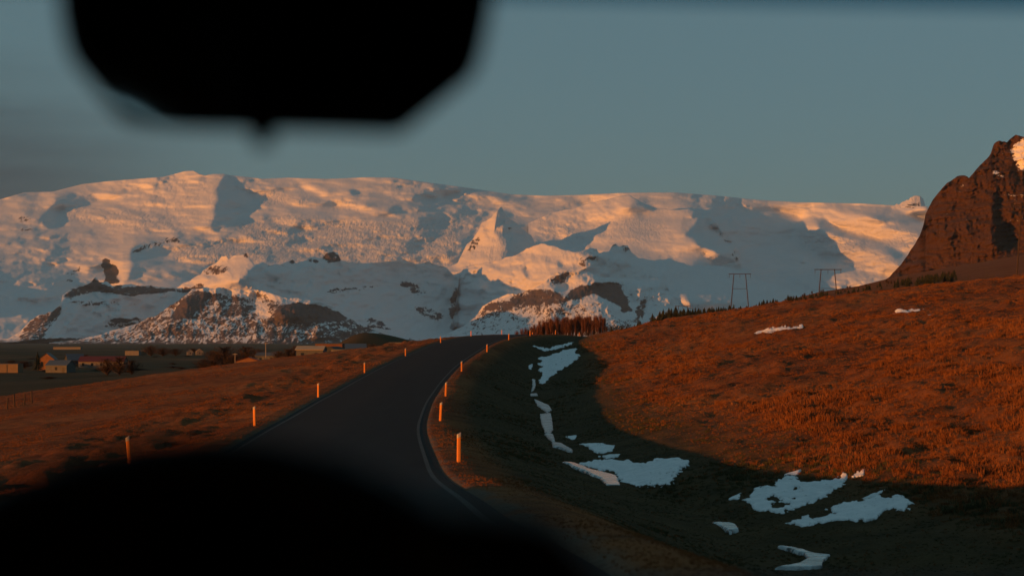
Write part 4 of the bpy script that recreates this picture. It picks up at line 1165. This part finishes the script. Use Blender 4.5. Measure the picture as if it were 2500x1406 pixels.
# the stand of bare trees where the road disappears
n_st = 60
for i in range(n_st):
    px = 1288 + 190 * (i + rng.uniform(0.1, 0.9)) / n_st; d = 548 + rng.uniform(0, 34)
    x = px2x(px, d)
    d = d + rng.uniform(-10, 25); x = px2x(px, d)
    top = np.interp(px, [1285, 1310, 1345, 1380, 1430, 1476, 1482], [798, 784, 778, 773, 769, 769, 790]) + rng.uniform(-5, 13)
    g = gz(x, d); h = max(3.0, py2z(top, d) - g)
    tree(POP, x, d, h / 8.6, 'bare_tree', 'upright bare reddish tree in the dense stand behind the road crest', 'tree', 'stand of bare trees behind the crest', rng.uniform(0, 6), sz=h / 8.6)
for i, (px, top, lab) in enumerate([(1262, 806, 'left'), (1274, 800, 'middle'), (1283, 797, 'right')]):
    d = 552; x = px2x(px, d); g = gz(x, d); h = py2z(top, d) - g
    tree(POP, x, d, h / 8.6, 'bare_tree', 'small thin bare tree, %s of three left of the dense stand' % lab, 'tree', 'stray bare trees', sz=h / 8.6)

for i in range(14):
    px = 1285 + 15.0 * i; d = 540 + rng.uniform(0, 14); x = px2x(px, d)
    tree(BUSHY, x, d, rng.uniform(0.35, 0.6), 'bare_bush', 'low brown bush at the foot of the bare tree stand', 'bush', 'undergrowth of the bare tree stand', rng.uniform(0, 6))

def conifer_mesh(seed, h=3.0):
    r = np.random.default_rng(seed); bm = bm_new()
    bm_tube(bm, [(0, 0, -0.3), (0, 0, h * 0.95)], [0.07, 0.015], 6, mi=1)
    tiers = 9
    for k in range(tiers):
        f = k / (tiers - 1); z = h * (0.08 + 0.84 * f); R = h * (0.27 * (1 - f) ** 0.85 + 0.03)
        c = bm.verts.new((0, 0, z + h * 0.13)); n = 11; vs = []
        for j in range(n * 2):
            a = j * math.pi / n + r.uniform(-.12, .12); rr = R * (r.uniform(0.75, 1.15) if j % 2 == 0 else r.uniform(0.35, 0.55))
            vs.append(bm.verts.new((rr * math.cos(a), rr * math.sin(a), z - (0.07 * h if j % 2 == 0 else 0) * r.uniform(.4, 1))))
        for j in range(n * 2): bm.faces.new((c, vs[j], vs[(j + 1) % (n * 2)]))
    me = bpy.data.meshes.new('conifer'); bm.to_mesh(me); bm.free()
    me.materials.append(M_NEEDLE); me.materials.append(M_BARK)
    return me
CONI = [conifer_mesh(60 + i) for i in range(4)]
def conifer(x, y, h, label, group):
    o = link('conifer', CONI[int(rng.integers(0, 4))], None, label, 'conifer', group)
    o.location = (x, y, gz(x, y) - 0.05); wd = h / 3 * rng.uniform(0.9, 1.7); o.scale = (wd, wd, h / 3 * rng.uniform(0.7, 1.0)); o.rotation_euler = (0, 0, rng.uniform(0, 6))
for i in range(120):
    px = rng.uniform(1490, 1800); d = rng.uniform(436, 492); x = px2x(px, d); g = gz(x, d)
    edge = np.interp(px, [1490, 1540, 1600, 1640, 1700, 1760, 1800], [798, 775, 756, 749, 748, 745, 740]) + rng.uniform(0, 14) - 3
    h = np.clip(py2z(edge, d) - g, 1.0, 4.5)
    conifer(x, d, h, 'small dark conifer in the ragged row along the hill crest', 'small conifers along the hill crest')
for i in range(150):
    px = rng.uniform(1800, 2345); d = rng.uniform(436, 560); x = px2x(px, d); g = gz(x, d)
    cap = np.interp(px, [1800, 1880, 1950, 2100, 2200, 2330, 2345], [744, 724, 712, 694, 672, 652, 660])
    h = np.clip(py2z(cap + rng.uniform(0, 12), d) - g, 0.8, 4.2) * rng.uniform(0.8, 1.05)
    conifer(x, d, h, 'low dark conifer in the dense plantation band below the cliff', 'dark conifer band below the cliff')
for i in range(26):
    px = rng.uniform(1900, 2340); d = rng.uniform(600, 720); x = px2x(px, d)
    tree(BUSHY, x, d, rng.uniform(0.22, 0.4), 'bare_bush', 'low brown bush on the slope behind the conifer band', 'bush', 'brown bushes behind the conifers', rng.uniform(0, 6))

# ---------------------------------------------------------------- the farm and village in the valley
def wallmat(name, c): return simple(name, c, 0.85, var=0.15, scale=0.8)
M_WHITE = wallmat('white_render', (0.17, 0.155, 0.135)); M_BEIGE = wallmat('beige_render', (0.17, 0.12, 0.075)); M_ORWALL = wallmat('ochre_boards', (0.26, 0.12, 0.05))
M_GREYW = wallmat('grey_concrete', (0.10, 0.10, 0.095)); M_DARKW = wallmat('dark_corrugated', (0.035, 0.04, 0.04)); M_BROWNW = wallmat('rust_brown_sheet', (0.16, 0.07, 0.04))
M_RED = simple('red_sheet_roof', (0.085, 0.016, 0.013), 0.6, var=0.2); M_BLUE = simple('blue_grey_sheet_roof', (0.05, 0.07, 0.095), 0.5, var=0.15)
M_SAND = simple('pale_sheet_roof', (0.42, 0.29, 0.15), 0.6, var=0.1); M_GREYR = simple('grey_sheet_roof', (0.07, 0.075, 0.08), 0.6, var=0.2)
M_PANE = simple('dark_window_glass', (0.02, 0.025, 0.03), 0.12, var=0.1, spec=0.6); M_DOOR = simple('dark_door_paint', (0.045, 0.045, 0.045), 0.6)

def gable_house(px, d, w, dep, wall_h, roof_h, wm, rm, label, ridge='x', rz=0.0, wins=2, door=True, name='house', z=None):
    x = px2x(px, d)
    zb = gz(x, d) if z is None else z
    t = thing(name, label, 'house' if name == 'house' else 'building', (x, d, zb - 0.1), rz, 'farm and village buildings')
    W, Dp = w / 2, dep / 2; e = 0.25
    bm = bm_new()
    if ridge == 'x':
        prof = [(-Dp, -0.5), (Dp, -0.5), (Dp, wall_h), (0, wall_h + roof_h - 0.03), (-Dp, wall_h)]
        bm_prism(bm, prof, lambda a, b: (-W, a, b), lambda a, b: (W, a, b))
    else:
        prof = [(-W, -0.5), (W, -0.5), (W, wall_h), (0, wall_h + roof_h - 0.03), (-W, wall_h)]
        bm_prism(bm, prof, lambda a, b: (a, -Dp, b), lambda a, b: (a, Dp, b))
    bm_done(bm, 'wall', wm, t)
    H = Dp if ridge == 'x' else W; sl = roof_h / H
    for s in (-1, 1):
        bm = bm_new()
        pr = [(0, wall_h + roof_h), (s * (H + e), wall_h - sl * e), (s * (H + e), wall_h - sl * e + 0.14), (0, wall_h + roof_h + 0.14)]
        if ridge == 'x': bm_prism(bm, pr, lambda a, b: (-W - e, a, b), lambda a, b: (W + e, a, b))
        else: bm_prism(bm, pr, lambda a, b: (a, -Dp - e, b), lambda a, b: (a, Dp + e, b))
        bm_done(bm, 'roof_side', rm, t)
    for i in range(wins):
        cx = -W + w * (i + 0.5) / wins
        bm = bm_new(); bm_box(bm, cx - 0.5, cx + 0.5, -Dp - 0.06, -Dp + 0.05, wall_h * 0.35, wall_h * 0.78)
        wdw = bm_done(bm, 'window', M_PANE, t)
        bm = bm_new(); bm_box(bm, cx - 0.6, cx + 0.6, -Dp - 0.12, -Dp - 0.005, wall_h * 0.35 - 0.1, wall_h * 0.35 - 0.003); bm_done(bm, 'sill', M_WHITE, wdw)
    if door:
        bm = bm_new(); bm_box(bm, W * 0.55, W * 0.55 + 0.95, -Dp - 0.07, -Dp + 0.05, -0.2, min(2.1, wall_h * .9)); bm_done(bm, 'door', M_DOOR, t)
    return t
def flat_building(px, d, w, dep, h, wm, label, openings=(), name='garage', top=None):
    x = px2x(px, d); zb = gz(x, d)
    if top is not None: h = py2z(top, d) - zb
    t = thing(name, label, 'building', (x, d, zb - 0.1), 0, 'farm and village buildings')
    bm = bm_new(); bm_box(bm, -w / 2, w / 2, -dep / 2, dep / 2, -0.5, h); bm_done(bm, 'wall', wm, t)
    bm = bm_new(); bm_box(bm, -w / 2 - .12, w / 2 + .12, -dep / 2 - .12, dep / 2 + .12, h + 0.003, h + 0.2); bm_done(bm, 'roof', M_GREYR, t)
    for (a, b, c, e2) in openings:
        bm = bm_new(); bm_box(bm, a, b, -dep / 2 - .05, -dep / 2 + .1, h * c, h * e2); bm_done(bm, 'door', M_DOOR, t)
    return t
def house_h(px, d, top):       # height from the ground to a photo row
    x = px2x(px, d); return py2z(top, d) - gz(x, d)

flat_building(26, 560, 7.8, 6, 3.4, M_BEIGE, 'low beige garage at the far left edge of the village', [(-0.5, -0.15, 0, .98)])
gable_house(117, 600, 6.6, 9, 4.6, 2.6, M_ORWALL, M_GREYR, 'tall gabled house with sunlit ochre front behind the blue-roofed shed', 'y', 0.15, 2)
gable_house(148, 560, 9.0, 7, 2.9, 1.9, M_GREYW, M_BLUE, 'grey shed with a blue-grey roof at the left of the village', 'x', -0.2, 1)
gable_house(182, 700, 8, 8, 3.0, 3.0, M_DARKW, M_BLUE, 'dark shed with a steep blue roof behind the red-roofed house', 'x', 0.5, 1)
gable_house(252, 640, 20, 8, 2.9, 2.2, M_WHITE, M_RED, 'long low white house with a red roof behind the dark bushes', 'x', 0.06, 5)
flat_building(325, 1240, 12, 8, 4.0, M_WHITE, 'pale flat barn beyond the red-roofed house', [], 'barn')
flat_building(352, 1250, 4.6, 6, 4.0, M_BEIGE, 'small beige annex right of the pale flat barn', [], 'barn')
flat_building(166, 2500, 48, 12, 4.5, M_WHITE, 'far long white building on the plain at left', [], 'barn')
gable_house(464, 1300, 5.5, 6, 3.2, 2.2, M_WHITE, M_GREYR, 'left of two far white cottages above the pale meadow', 'y', 0.3, 1)
gable_house(487, 1320, 6.5, 6, 3.2, 2.4, M_WHITE, M_SAND, 'right of two far white cottages above the pale meadow', 'y', 0.3, 1)
gable_house(608, 430, 7.0, 7, house_h(608, 430, 880), 1.1, M_ORWALL, M_RED, 'low house with glowing orange gable half hidden by the field edge', 'y', 0.1, 2, door=False)
gable_house(655, 600, 9.5, 7, house_h(655, 600, 868), 1.4, M_GREYW, M_GREYR, 'grey-roofed house right of the tall utility pole', 'x', -0.1, 2)
flat_building(806, 500, 9.4, 8, 5, M_BROWNW, 'rust-brown barn behind the dark arched shed', [], 'barn', top=839)
hh = house_h(758, 440, 853)
gable_house(760, 440, 8.4, 9, hh, 1.1, M_GREYW, M_SAND, 'grey workshop with a bright sunlit gable above the field edge', 'x', 0.0, 2)
# arched shed
def arched_shed(px, d, w, dep, top, label):
    x = px2x(px, d); zb = gz(x, d); h = py2z(top, d) - zb; r = w / 2
    t = thing('arched_shed', label, 'building', (x, d, zb - 0.1), -0.25, 'farm and village buildings')
    prof = [(-r, -0.5)] + [(-r * math.cos(a), h - r * 0.8 + r * 0.8 * math.sin(a)) for a in np.linspace(0, math.pi, 13)] + [(r, -0.5)]
    bm = bm_new(); bm_prism(bm, prof, lambda a, b: (a, -dep / 2, b), lambda a, b: (a, dep / 2, b)); bm_done(bm, 'shell', M_DARKW, t)
    bm = bm_new(); bm_prism(bm, [(-r * .6, -0.2), (r * .6, -0.2), (r * .6, h * .62), (-r * .6, h * .62)], lambda a, b: (a, -dep / 2 - .06, b), lambda a, b: (a, -dep / 2 + .05, b)); bm_done(bm, 'door', M_DOOR, t)
arched_shed(812, 455, 6.6, 9, 845, 'dark arched shed between the workshop and the blue-roofed house')
flat_building(830, 432, 4.8, 5, 3, M_WHITE, 'small white outbuilding with two dark openings before the arched shed', [(-1.6, -0.2, .45, .85), (0.6, 1.7, .45, .85)], 'outbuilding', top=853)
gable_house(868, 470, 6.6, 7, house_h(868, 470, 850), 1.5, M_DARKW, M_BLUE, 'dark house with a blue-grey roof below the brown knoll', 'x', 0.15, 2)
flat_building(972, 470, 5.6, 3, 3, M_WHITE, 'pale low shed peeping over the grass right of the knoll', [], 'shed', top=836)

M_POLE2 = simple('pale_weathered_pole', (0.30, 0.26, 0.22), 0.8)
for px, d, top, lab in ((649, 430, 836, 'tall pale utility pole above the village'), (574, 420, 862, 'short utility pole left of the orange gable house')):
    x = px2x(px, d); zb = gz(x, d); h = py2z(top, d) - zb
    t = thing('utility_pole', lab, 'pole', (x, d, zb), 0, 'utility poles in the village')
    bm = bm_new(); bm_tube(bm, [(0, 0, -0.5), (0, 0, h)], [0.13, 0.09], 8); bm_done(bm, 'shaft', M_POLE2, t)
    bm = bm_new(); bm_box(bm, -0.7, 0.7, -0.2, -0.1, h - 0.35, h - 0.22); bm_done(bm, 'crossarm', M_POLE2, t)

def bush(px, d, w, top, label, kind=None, cat='bush', name='bush', zscale=None):
    x = px2x(px, d); h = max(1.0, py2z(top, d) - gz(x, d))
    t = tree(kind or BUSHY, x, d, 1, name, label, cat, 'trees and bushes in the village', rng.uniform(0, 6))
    t.scale = (w / 4.8, w / 4.8, h / 5.6)
BL = [(262, 520, 11, 868, 'dark bush in front of the red-roofed house, left part'), (292, 515, 10, 864, 'dark bush in front of the red-roofed house, middle part'), (322, 520, 9, 873, 'dark bush in front of the red-roofed house, right part'),
      (398, 1150, 22, 846, 'dark round tree right of the pale flat barn'), (368, 1180, 20, 840, 'dark round tree just behind the small annex'), (428, 1180, 18, 848, 'brown tree left of the far white cottages'),
      (470, 1500, 26, 848, 'dark tree behind the far white cottages'), (548, 520, 15, 838, 'large brown bare tree in mid-village'), (522, 560, 12, 850, 'brown bare tree left of the large one'),
      (600, 600, 16, 838, 'bare brown tree behind the orange gable house'), (630, 640, 14, 846, 'bare brown tree left of the tall utility pole'), (572, 480, 9, 862, 'brown bush behind the short utility pole'),
      (705, 520, 10, 846, 'dark bush left of the grey workshop'), (728, 560, 12, 838, 'tall bare bush behind the grey workshop'), (680, 560, 9, 852, 'brown bush between the grey-roofed house and the workshop'),
      (500, 470, 10, 872, 'low brown bush at the right end of the pale meadow'), (520, 450, 10, 876, 'low dark bush below the pale meadow'), (910, 500, 9, 834, 'brown bush on the right shoulder of the knoll'),
      (940, 500, 8, 836, 'low brown bush left of the pale low shed'), (1008, 470, 5, 830, 'small bush beside the road rise'), (60, 620, 12, 878, 'dark red bush behind the beige garage'), (28, 640, 12, 876, 'dark red bush at the left picture edge'),
      (205, 800, 14, 862, 'brown bush behind the steep blue roof')]
for i in range(34):
    px = rng.uniform(-20, 720); d = rng.uniform(480, 1100)
    top = 830 + 15.5 / d * F - 2.6 * F / d * rng.uniform(0.6, 1.3)
    BL.append((px, d, rng.uniform(6, 15), top, 'low dark scrub bush among the village plots'))
for a in BL: bush(*a)
x = px2x(92, 585); conifer(x, 585, py2z(848, 585) - gz(x, 585), 'lone dark conifer left of the tall ochre house', 'trees and bushes in the village')
x = px2x(1177, 420); conifer(x, 420, py2z(807, 420) - gz(x, 420), 'tiny dark conifer on the skyline left of the crest', 'trees and bushes in the village')

# ---------------------------------------------------------------- the car around the camera
M_BLACK = simple('black_plastic', (0.010, 0.010, 0.011), 0.65, var=0.2, scale=40, bump=0.1, spec=0.05)
M_LEATH = simple('black_leather', (0.008, 0.008, 0.008), 0.5, var=0.2, scale=30, spec=0.2)
M_BROWNS = simple('brown_seat_cloth', (0.07, 0.035, 0.018), 0.9, var=0.2, scale=20)
M_CARP = simple('dark_car_paint', (0.012, 0.013, 0.016), 0.35, var=0.1, spec=0.5)
M_TYRE = simple('tyre_rubber', (0.012, 0.012, 0.012), 0.85); M_RIM = simple('alloy_rim', (0.35, 0.35, 0.36), 0.35, metal=1.0)
def glass_mat(name, tint, refl):
    m = bpy.data.materials.new(name); m.use_nodes = True; nt = m.node_tree; nt.nodes.clear()
    o = nt.nodes.new('ShaderNodeOutputMaterial'); tr = nt.nodes.new('ShaderNodeBsdfTransparent'); gl = nt.nodes.new('ShaderNodeBsdfGlossy')
    tr.inputs[0].default_value = (*tint, 1); gl.inputs['Roughness'].default_value = 0.02
    mx = nt.nodes.new('ShaderNodeMixShader'); mx.inputs[0].default_value = refl
    nt.links.new(tr.outputs[0], mx.inputs[1]); nt.links.new(gl.outputs[0], mx.inputs[2]); nt.links.new(mx.outputs[0], o.inputs[0])
    return m
M_GLASS = glass_mat('clear_windscreen_glass', (0.985, 0.99, 0.985), 0.012); M_TINT = glass_mat('tinted_side_glass', (0.10, 0.105, 0.10), 0.05)
M_BAND = glass_mat('sun_band_tint', (0.42, 0.60, 0.68), 0.02)
def mirror_mat():
    m, nt, b = newmat('mirror_glass'); b.inputs['Metallic'].default_value = 1.0; b.inputs['Roughness'].default_value = 0.03; b.inputs['Base Color'].default_value = (0.5, 0.5, 0.5, 1)
    return m
M_MIRROR = mirror_mat()

def build_car():
    car = thing('car', 'dark car cabin with rear-view mirror and steering wheel around the viewpoint', 'car', (0, 0, 0))
    # rear-view mirror, seen from the seat
    dm = 0.87
    out = [(150,-130),(146,-40),(152,20),(164,84),(180,126),(284,256),(306,272),(420,280),(600,284),(800,289),(940,294),(972,288),(1140,150),(1156,112),(1168,60),(1180,0),(1188,-60),(1180,-130),(1100,-175),(700,-185),(260,-175)]
    out = [(668 + (a - 668) * 1.035, b + 20) for a, b in out]
    def P(px, py, d): return (px2x(px, d), d, py2z(py, d))
    bm = bm_new()
    c = (668, 70)
    def sc(p, f): return (c[0] + (p[0] - c[0]) * f, c[1] + (p[1] - c[1]) * f)
    rings = []
    for dy, f in ((0.000, 0.945), (0.006, 0.99), (0.016, 1.0), (0.040, 0.97), (0.058, 0.82), (0.066, 0.5)):
        ring = []
        for p in out:
            q = Vector(P(*sc(p, f), dm)); q.y += dy; ring.append(bm.verts.new(q))
        rings.append(ring)
    n = len(out)
    for a, b in zip(rings[:-1], rings[1:]):
        for k in range(n): bm.faces.new((a[k], a[(k+1) % n], b[(k+1) % n], b[k]))
    bmesh.ops.triangulate(bm, faces=[bm.faces.new(rings[0]), bm.faces.new(rings[-1])])
    mir = bm_done(bm, 'rear_view_mirror', M_BLACK, car, smooth=False)
    bm = bm_new()
    vs = []
    for p in out:
        q = Vector(P(*sc(p, 0.90), dm)); q.y -= 0.002; vs.append(bm.verts.new(q))
    bmesh.ops.triangulate(bm, faces=[bm.faces.new(vs)])
    # the glass is tipped towards the driver, so it shows the dark cabin
    bm_done(bm, 'mirror_glass', M_MIRROR, mir)
    bm = bm_new()
    bm_prism(bm, [(596,285),(684,287),(672,326),(662,362),(622,362),(610,326)], lambda a, b: P(a, b, dm + .004), lambda a, b: P(a, b, dm + .022))
    bm_done(bm, 'dimming_lever', M_BLACK, mir)
    bm = bm_new(); bm_tube(bm, [(-0.145, 0.92, 1.72), (-0.145, 0.88, 1.80), (-0.145, 0.86, 1.86)], [0.016, 0.014, 0.03], 10); bm_done(bm, 'mirror_stem', M_BLACK, mir, smooth=True)
    # steering wheel
    ds = 0.58; R = 0.172; cxp = 415; zc = py2z(1166, ds) - R * 0.94
    ctr = Vector((px2x(cxp, ds), ds, zc))
    tilt = Matrix.Rotation(math.radians(-22), 4, 'X')
    def wp(a, rr, off=0.0): return ctr + tilt @ Vector((rr * math.cos(a), off, rr * math.sin(a)))
    bm = bm_new(); seg = 40
    rings = []
    for k in range(seg):
        a = 2 * math.pi * k / seg; ring = []
        for j in range(10):
            b = 2 * math.pi * j / 10
            ring.append(bm.verts.new(wp(a, R + 0.017 * math.cos(b), 0.015 * math.sin(b))))
        rings.append(ring)
    for k in range(seg):
        for j in range(10): bm.faces.new((rings[k][j], rings[(k+1) % seg][j], rings[(k+1) % seg][(j+1) % 10], rings[k][(j+1) % 10]))
    sw = bm_done(bm, 'steering_wheel', M_LEATH, car, smooth=True)
    bm = bm_new()
    bm_tube(bm, [wp(0, 0, -0.03), wp(0, 0, 0.05)], [0.07, 0.06], 16); bm_done(bm, 'hub', M_BLACK, sw)
    for a in (0.12, math.pi - 0.12, -math.pi / 2):
        bm = bm_new(); bm_tube(bm, [wp(a, 0.05), wp(a, R)], [0.022, 0.014], 8); bm_done(bm, 'spoke', M_BLACK, sw)
    # instrument binnacle and screen on the dashboard
    db = 0.70
    bn = [(-160,1500),(-150,1285),(-80,1243),(60,1206),(200,1178),(340,1158),(470,1152),(590,1160),(690,1188),(760,1224),(830,1262),(900,1300),(960,1500)]
    bm = bm_new(); bm_prism(bm, bn, lambda a, b: P(a, b, db), lambda a, b: (px2x(a, db) * 1.02, db + 0.28, py2z(b, db) - 0.02)); bmesh.ops.bevel(bm, geom=[e for e in bm.edges if e.calc_face_angle(0) > 0.9], offset=0.012, segments=2, affect='EDGES')
    bm_done(bm, 'instrument_binnacle', M_BLACK, car)
    dsr = 0.62
    sr = [(700,1480),(720,1262),(770,1250),(900,1250),(1060,1254),(1200,1264),(1310,1278),(1362,1300),(1396,1340),(1430,1380),(1470,1430),(1500,1480)]
    bm = bm_new(); bm_prism(bm, sr, lambda a, b: P(a, b, dsr), lambda a, b: (px2x(a, dsr), dsr + 0.05, py2z(b, dsr))); bm_done(bm, 'centre_screen', M_BLACK, car)
    # dashboard shell below the view
    bm = bm_new(); bm_prism(bm, [(0.55, 0.75), (0.55, 1.33), (0.62, 1.365), (1.05, 1.325), (1.30, 1.27), (1.30, 0.75)], lambda a, b: (-1.05, a, b), lambda a, b: (0.62, a, b)); bm_done(bm, 'dashboard', M_BLACK, car)
    # shell (the car follows the lane, a little left of the view axis)
    sh = Matrix.Rotation(math.radians(4.5), 4, 'Z')
    def panel(name, pts, th, mat, axis='n', parent=car):
        bm = bm_new(); v = [Vector(p) for p in pts]; n = (v[1] - v[0]).cross(v[2] - v[0]).normalized() * th
        a = [bm.verts.new(sh @ p) for p in v]; b = [bm.verts.new(sh @ (p + n)) for p in v]; k = len(v)
        bm.faces.new(a); bm.faces.new(list(reversed(b)))
        for i in range(k): bm.faces.new((a[i], a[(i+1) % k], b[(i+1) % k], b[i]))
        return bm_done(bm, name, mat, parent)
    xl, xr_ = -1.10, 0.66
    panel('floor', [(xl, -2.4, .32), (xr_, -2.4, .32), (xr_, 2.1, .32), (xl, 2.1, .32)], 0.04, M_BLACK)
    panel('roof', [(xl + .1, -2.3, 2.06), (xr_ - .1, -2.3, 2.06), (xr_ - .1, .72, 2.06), (xl + .1, .72, 2.06)], 0.05, M_CARP)
    panel('hood', [(xl + .05, 1.36, 1.17), (xr_ - .05, 1.36, 1.17), (xr_ - .1, 2.28, .98), (xl + .1, 2.28, .98)], -0.03, M_CARP)
    panel('front_bumper', [(xl, 2.34, .35), (xr_, 2.34, .35), (xr_ - .03, 2.30, .95), (xl + .03, 2.30, .95)], 0.06, M_CARP)
    panel('rear_door', [(xl, -2.4, .35), (xr_, -2.4, .35), (xr_ - .1, -2.32, 2.04), (xl + .1, -2.32, 2.04)], 0.05, M_CARP)
    for s, xs in ((1, xl), (-1, xr_)):
        panel('side_panel', [(xs, -2.38, .36), (xs, 2.28, .36), (xs, 2.28, .94), (xs, 1.36, 1.15), (xs, -2.38, 1.15)], 0.045 * s, M_CARP)
        panel('side_window', [(xs, -2.3, 1.16), (xs, 1.30, 1.16), (xs + .08 * s, .80, 2.03), (xs + .08 * s, -2.3, 2.03)], 0.006 * s, M_TINT)
        for yb, yt in ((1.31, .76), (-0.35, -0.35)):
            bm = bm_new(); bm_tube(bm, [sh @ Vector((xs + .02 * s, yb, 1.14)), sh @ Vector((xs + .09 * s, yt, 2.05))], [0.045, 0.04], 8); bm_done(bm, 'roof_pillar', M_CARP, car)
        for yw in (1.55, -1.55):
            w = bpy.data.objects.new('wheel', None); COL.objects.link(w); w.parent = car
            cw = sh @ Vector((xs + 0.10 * s, yw, 0.33)); bm = bm_new()
            ax = sh @ Vector((1, 0, 0))
            bm_tube(bm, [cw - ax * .11, cw - ax * .09, cw + ax * .09, cw + ax * .11], [0.29, 0.33, 0.33, 0.29], 24); bm_done(bm, 'tyre', M_TYRE, w)
            bm = bm_new(); bm_tube(bm, [cw - ax * .118, cw + ax * .118], [0.2, 0.2], 20); bm_done(bm, 'rim', M_RIM, w)
    # windscreen with a tinted band along its top edge
    zt = 1.735; f = (zt - 1.22) / (2.05 - 1.22); ym = 1.36 + (0.74 - 1.36) * f
    panel('windscreen', [(xl + .04, 1.36, 1.22), (xr_ - .04, 1.36, 1.22), (xr_ - .07, ym, zt), (xl + .07, ym, zt)], 0.005, M_GLASS)
    panel('sun_band', [(xl + .07, ym, zt + .001), (xr_ - .07, ym, zt + .001), (xr_ - .1, .74, 2.05), (xl + .1, .74, 2.05)], 0.005, M_BAND)
    for xs in (-0.62, 0.22):
        st = bpy.data.objects.new('seat', None); COL.objects.link(st); st.parent = car
        bm = bm_new(); bm_box(bm, xs - .25, xs + .25, -1.0, -.42, .55, .75); bmesh.ops.bevel(bm, geom=bm.edges[:], offset=.05, segments=2); bm_done(bm, 'cushion', M_BROWNS, st)
        bm = bm_new(); bm_box(bm, xs - .25, xs + .25, -1.16, -1.0, .74, 1.42); bmesh.ops.bevel(bm, geom=bm.edges[:], offset=.05, segments=2); bm_done(bm, 'backrest', M_BROWNS, st)
        bm = bm_new(); bm_box(bm, xs - .13, xs + .13, -1.16, -1.05, 1.46, 1.66); bmesh.ops.bevel(bm, geom=bm.edges[:], offset=.035, segments=2); bm_done(bm, 'headrest', M_BROWNS, st)
    return car
build_car()

# ---------------------------------------------------------------- air
def build_haze():
    m = bpy.data.materials.new('clear_cold_air'); m.use_nodes = True
    nt = m.node_tree; nt.nodes.clear()
    o = nt.nodes.new('ShaderNodeOutputMaterial'); v = nt.nodes.new('ShaderNodeVolumePrincipled')
    v.inputs['Color'].default_value = (0.42, 0.68, 1.0, 1)
    v.inputs['Density'].default_value = HAZE
    v.inputs['Anisotropy'].default_value = 0.0
    nt.links.new(v.outputs[0], o.inputs['Volume'])
    x0, x1, y0, y1, z0, z1 = -30000, 30000, -3000, 48000, -70, 2700
    co = [(x, y, z) for z in (z0, z1) for y in (y0, y1) for x in (x0, x1)]
    q = [(0, 2, 3, 1), (4, 5, 7, 6), (0, 1, 5, 4), (2, 6, 7, 3), (0, 4, 6, 2), (1, 3, 7, 5)]
    me = mesh_np('haze', co, q, m, smooth=False)
    return link('haze', me, kind='stuff')
HAZE = 1.6e-5
build_haze()
